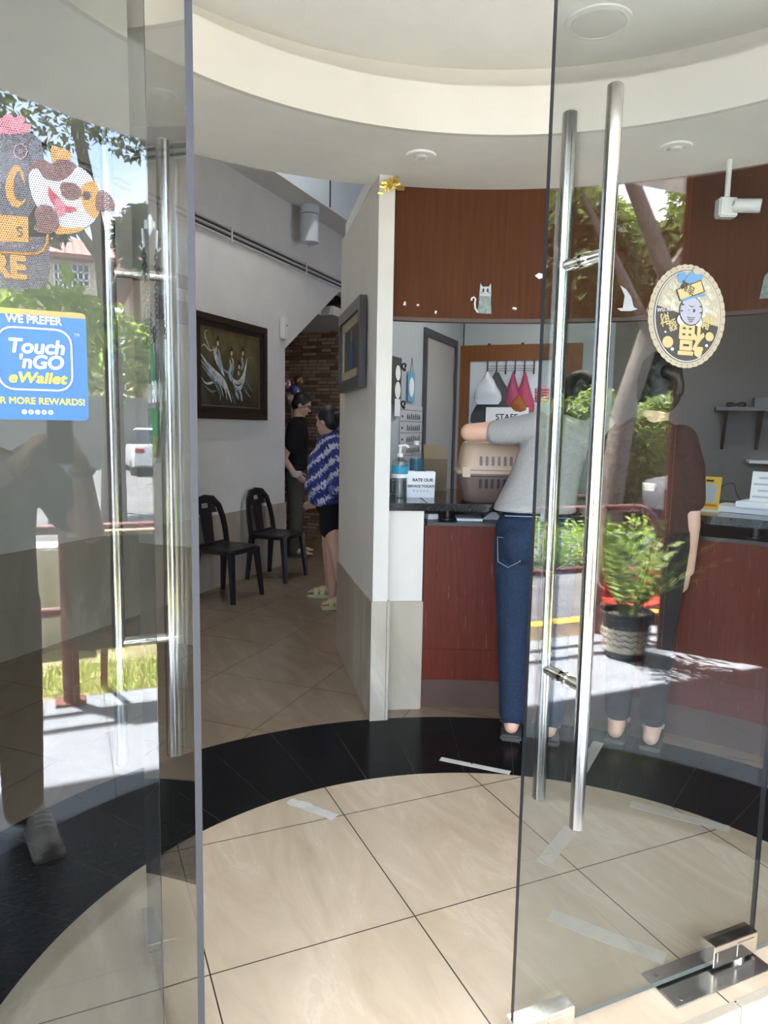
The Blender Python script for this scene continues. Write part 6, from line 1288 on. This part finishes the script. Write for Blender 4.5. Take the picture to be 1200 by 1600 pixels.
Mn.cloth('trousers', j, olive, .011, 4)
Mn.limb(Mn.skin, [(.215, -.02, 1.27), (.235, -.10, 1.06), (.235, .02, .90)], [.047, .042, .029]); Mn.hand(Mn.P(.235, .02, .90), Mn.D(0, .8, -.6), Mn.D(-1, 0, 0), Mn.D(0, .6, 1), .6)
Mn.limb(Mn.skin, [(-.215, -.02, 1.27), (-.225, -.03, 1.08), (-.06, .17, .95)], [.047, .042, .029]); Mn.hand(Mn.P(-.06, .17, .95), Mn.D(.5, .9, -.3), Mn.D(.6, 0, .5), Mn.D(0, .2, 1), .6)
Mn.head((0, .07, 1.62), (0, .9, -.40), (0, .40, 1), neck=(0, .03, 1.47))
H = Mn.H; gl_ = MB()
for sd in (-1, 1):
    gl_.tube([H(.032*sd+.024*math.cos(a), .098, .012+.019*math.sin(a)) for a in [2*PI*i/16 for i in range(16)]], .002, 6, closed=True); gl_.tube([H(.056*sd, .097, .016), H(.078*sd, .0, .018)], .002, 6)
gl_.tube([H(-.008, .100, .014), H(.008, .100, .014)], .002, 6); gl_.build('glasses', M['ink'], Mn.t)
for sx in (-1, 1):
    h, d, sd = Mn.foot((sx*.09, -.04, .022), (sx*.15, 1, 0), .25); Mn.limb(Mn.skin, [(sx*.09, -.01, .14), (sx*.09, -.01, .06)], [.042, .038]); so_ = MB(); so_.box(h + d*.10 - UP*.012, (.098, .265, .020), (sd, d, UP)); sl_ = so_.build('sandal', M['rubber'], Mn.t, bevel=.006)
    st_ = MB(); st_.tube([h + d*.13 + sd*(.048*math.cos(a)) + UP*(.05*math.sin(a)) for a in [PI*i/10 for i in range(11)]], .009, 6); st_.build('strap', M['rubber'], sl_)
Mn.leg = .091; Mn.arm = ((-.215, -.02, 1.27), (.215, -.02, 1.27)); Mn.core(.9, 1.38, ((0, 0), (0, .01)), .15)
Mn.finish(M['skin2'], .0075)
bw_ = Mn.P(.31, .03, .875); mb = MB(); mb.lathe([(.03, 0), (.055, .03), (.066, .062), (.062, .062), (.05, .03), (.01, .006)], bw_, 28); tag(mb.build('bowl', M['white_plastic'], loc=tuple(bw_)), 'small white bowl held by the man in black', 'bowl')

# woman in blue and white blouse
wx_ = (1.957, 5.499, 0.8491)
W_ = Fig('woman in blue and white tie-dye blouse, black shorts and yellow sandals', (wx_[0], wx_[1], 0), (-.94, .33), .985)
def tiedye():
    t = NT('tie_dye'); p = t.pos(); r = t.mapping(p, rot=(.5, .35, .6)); x, y, z = t.xyz(r); n = t.noise(t.mapping(r, scale=(1, 1, .4)), 55, 3, .6)
    wv = t.math('SINE', t.math('ADD', t.math('MULTIPLY', z, 62), t.math('MULTIPLY', n, 9))); col = t.ramp(wv, [(.42, (.035, .045, .18)), (.52, (.52, .52, .60))])
    big = t.noise(p, 7, 2); return t.done(t.principled(t.mix(t.math('GREATER_THAN', big, .68), col, (.13, .13, .34)), .85, 0, .2))
s_ = MB(); W_.ell(s_, (0, .03, .86), (.20, .17, .07)); W_.ell(s_, (0, .045, .98), (.215, .19, .16)); W_.ell(s_, (0, .05, 1.14), (.20, .165, .17)); W_.ell(s_, (0, .02, 1.29), (.18, .125, .12)); W_.limb(s_, [(0, .0, 1.34), (0, .0, 1.385)], [.085, .068])
for sx in (-1, 1): W_.limb(s_, [(sx*.14, .0, 1.31), (sx*.23, -.06, 1.12), (sx*.225, -.05, .98)], [.085, .088, .095])
W_.cloth('blouse', s_, tiedye(), .011, 4)
j = MB(); W_.ell(j, (0, .0, .82), (.185, .14, .12))
for sx in (-1, 1): W_.limb(j, [(sx*.09, .0, .80), (sx*.095, .01, .635)], [.105, .098])
W_.cloth('shorts', j, M['black_plastic'] if False else knit('black_shorts', (.010, .010, .011), .2), .011, 4)
ylw_s = mat('yellow_foam', (.46, .42, .17), .6)
for sx, fr, ff in ((-1, -.27, -.10), (1, .10, .02)):
    W_.limb(W_.skin, [(sx*.09, .01, .70), ((sx*.09+fr)/2, .015+ff/2, .44), (fr, ff-.01, .10), (fr, ff-.01, .06)], [.078, .056, .037, .037]); h, d, sd = W_.foot((fr, ff-.04, .03), (sx*.1, 1, 0), .23)
    so_ = MB(); so_.box(h + d*.095 - UP*.014, (.095, .25, .030), (sd, d, UP)); sl_ = so_.build('sandal', ylw_s, W_.t, bevel=.010)
    for q in (.09, .145):
        st_ = MB(); n_ = 12
        for i in range(n_):
            a0, a1 = PI*i/n_, PI*(i+1)/n_; hh = .075 if q < .1 else .058
            p0 = h + d*q + sd*(.05*math.cos(a0)) + UP*(hh*math.sin(a0)-.01); p1 = h + d*q + sd*(.05*math.cos(a1)) + UP*(hh*math.sin(a1)-.01); t_ = (p1-p0); L = t_.length; t_.normalize(); st_.box((p0+p1)/2, (L*1.15, .036, .007), (t_, d, t_.cross(d)))
        st_.build('strap', ylw_s, sl_)
for sx, wf in ((-1, -.16), (1, .12)): W_.limb(W_.skin, [(sx*.22, -.06, 1.06), (sx*.22, -.08 if sx < 0 else -.02, .92), (sx*.18, wf, .80)], [.042, .038, .028]); W_.hand(W_.P(sx*.18, wf, .80), W_.D(-sx*.3, .3 if sx < 0 else 1, -.8 if sx < 0 else -.1), W_.D(-sx, 0, -.2), W_.D(0, 1, .2), .5)
W_.head((0, .05, 1.51), (.62, .8, -.05), (0, .1, 1), neck=(0, .0, 1.36), style='bun')
W_.leg = .085; W_.arm = ((-.22, -.06, 1.06), (.22, -.06, 1.06)); W_.core(.82, 1.29, ((0, 0), (0, .0)), .14)
W_.finish(M['skin'], .0075)

# the photographer outside, mirrored in the sidelight
Ph = Fig('person in dark T-shirt photographing with a phone, mirrored in the sidelight', (-.30, -.30, -.08), (.12, .99), 1.0)
s_ = torso(Ph, [(.84, 0, 0, .182, .13), (.95, 0, 0, .178, .128), (1.10, 0, .01, .176, .128), (1.24, 0, .012, .186, .125), (1.33, 0, .01, .185, .11), (1.39, 0, .005, .145, .088), (1.425, 0, .008, .085, .07), (1.445, 0, .01, .062, .06)])
Ph.limb(s_, [(.17, .0, 1.37), (.25, .08, 1.26), (.285, .12, 1.21)], [.075, .075, .082]); Ph.limb(s_, [(-.17, .0, 1.37), (-.23, .06, 1.25), (-.25, .08, 1.20)], [.075, .075, .080])
Ph.cloth('t_shirt', s_, knit('slate_cotton', (.050, .058, .062), .2), .009, 5)
j = MB(); Ph.ell(j, (0, .0, .88), (.175, .125, .12))
for sx in (-1, 1): Ph.limb(j, [(sx*.09, .0, .86), (sx*.10, .03, .48), (sx*.10, .0, .09)], [.098, .078, .070])
Ph.cloth('trousers', j, knit('charcoal_trousers', (.030, .030, .032), .2), .010, 4)
wr = Vector((.028, -.055, 1.31)); wl_ = Vector((-.150, -.075, 1.31))
Ph.skin.v, Ph.skin.f = [], []
Ph.limb(Ph.skin, [Ph.P(.22, .05, 1.30), Vector((.055, -.12, 1.07)), wr], [.050, .046, .029]); Ph.limb(Ph.skin, [Ph.P(-.21, .04, 1.29), Vector((-.42, -.12, 1.10)), wl_], [.050, .046, .029])
Ph.hand(wr, (-.38, .25, 1), (-.9, -.3, -.2), (.1, -1, .4), .85, .95); Ph.hand(wl_, (.55, .3, .85), (.75, -.3, -.5), (.1, -1, .4), .85, .95)
Ph.head((-.005, .06, 1.545), (.25, 1, -.12), neck=(0, .01, 1.40))
Ph.leg = .10; Ph.arm = ((-.21, .04, 1.29), (.22, .05, 1.30)); Ph.core(.86, 1.34, ((0, 0), (0, .0)), .15)
Ph.finish(M['skin'], .006)
for i, (wp, el_) in enumerate(((wr, Vector((.055, -.12, 1.07))), (wl_, Vector((-.42, -.12, 1.10))))):
    d = (wp-el_).normalized(); x, y, z = frame_from(d); c0 = wp - d*.035; b = MB(); b.tube([c0 + x*(.036*math.cos(a)) + y*(.036*math.sin(a)) for a in [2*PI*k/24 for k in range(24)]], .009, 8, closed=True); wt_ = b.build('wristwatch', M['ink'], Ph.t)
    if i: n = (Vector((0, 1, .25)) - d*Vector((0, 1, .25)).dot(d)).normalized(); b = MB(); b.cyl(c0+n*.036, c0+n*.047, .020, n=24); b.build('dial', M['polish'], wt_)
for sx in (-1, 1):
    h = Ph.P(sx*.105+.04, .02, .0); d = Ph.D(sx*.08, 1, 0); sd = Vector((d.y, -d.x, 0)); b = MB()
    caps(b, (h+UP*.06, h+d*.10+UP*.06, .045, .044), (h+d*.10+UP*.05, h+d*.21+UP*.035, .046, .034)); b.box(h+d*.09+UP*.025, (.095, .24, .03), (sd, d, UP)); sh_ = remesh('shoe', b, mat('grey_mesh_shoe_%d' % (sx+1), (.42, .40, .38), .8, var=.25, vscale=60), Ph.t, .006, 3)
    b = MB(); b.box(h+d*.095+UP*.012, (.105, .285, .024), (sd, d, UP)); b.build('sole', mat('shoe_sole_%d' % (sx+1), (.66, .64, .62), .7), sh_, bevel=.008)
    b = MB()
    for q in (.10, .125, .15): b.tube([h+d*q-sd*.028+UP*(.110-.28*(q-.1)), h+d*(q+.01)+UP*(.116-.28*(q-.1)), h+d*(q+.02)+sd*.028+UP*(.110-.28*(q-.1))], .004, 6)
    b.build('laces', M['paper'], sh_)
b = MB(); b.boxm((-.066, -.016, 1.305), (.010, -.0075, 1.452)); phn = tag(b.build('phone', M['black_plastic'], None, bevel=.0015), 'dark phone held up by the mirrored photographer', 'phone')
b = MB(); b.cyl((-.004, -.0076, 1.442), (-.004, -.0065, 1.442), .006); b.build('lens', M['ink'], phn)
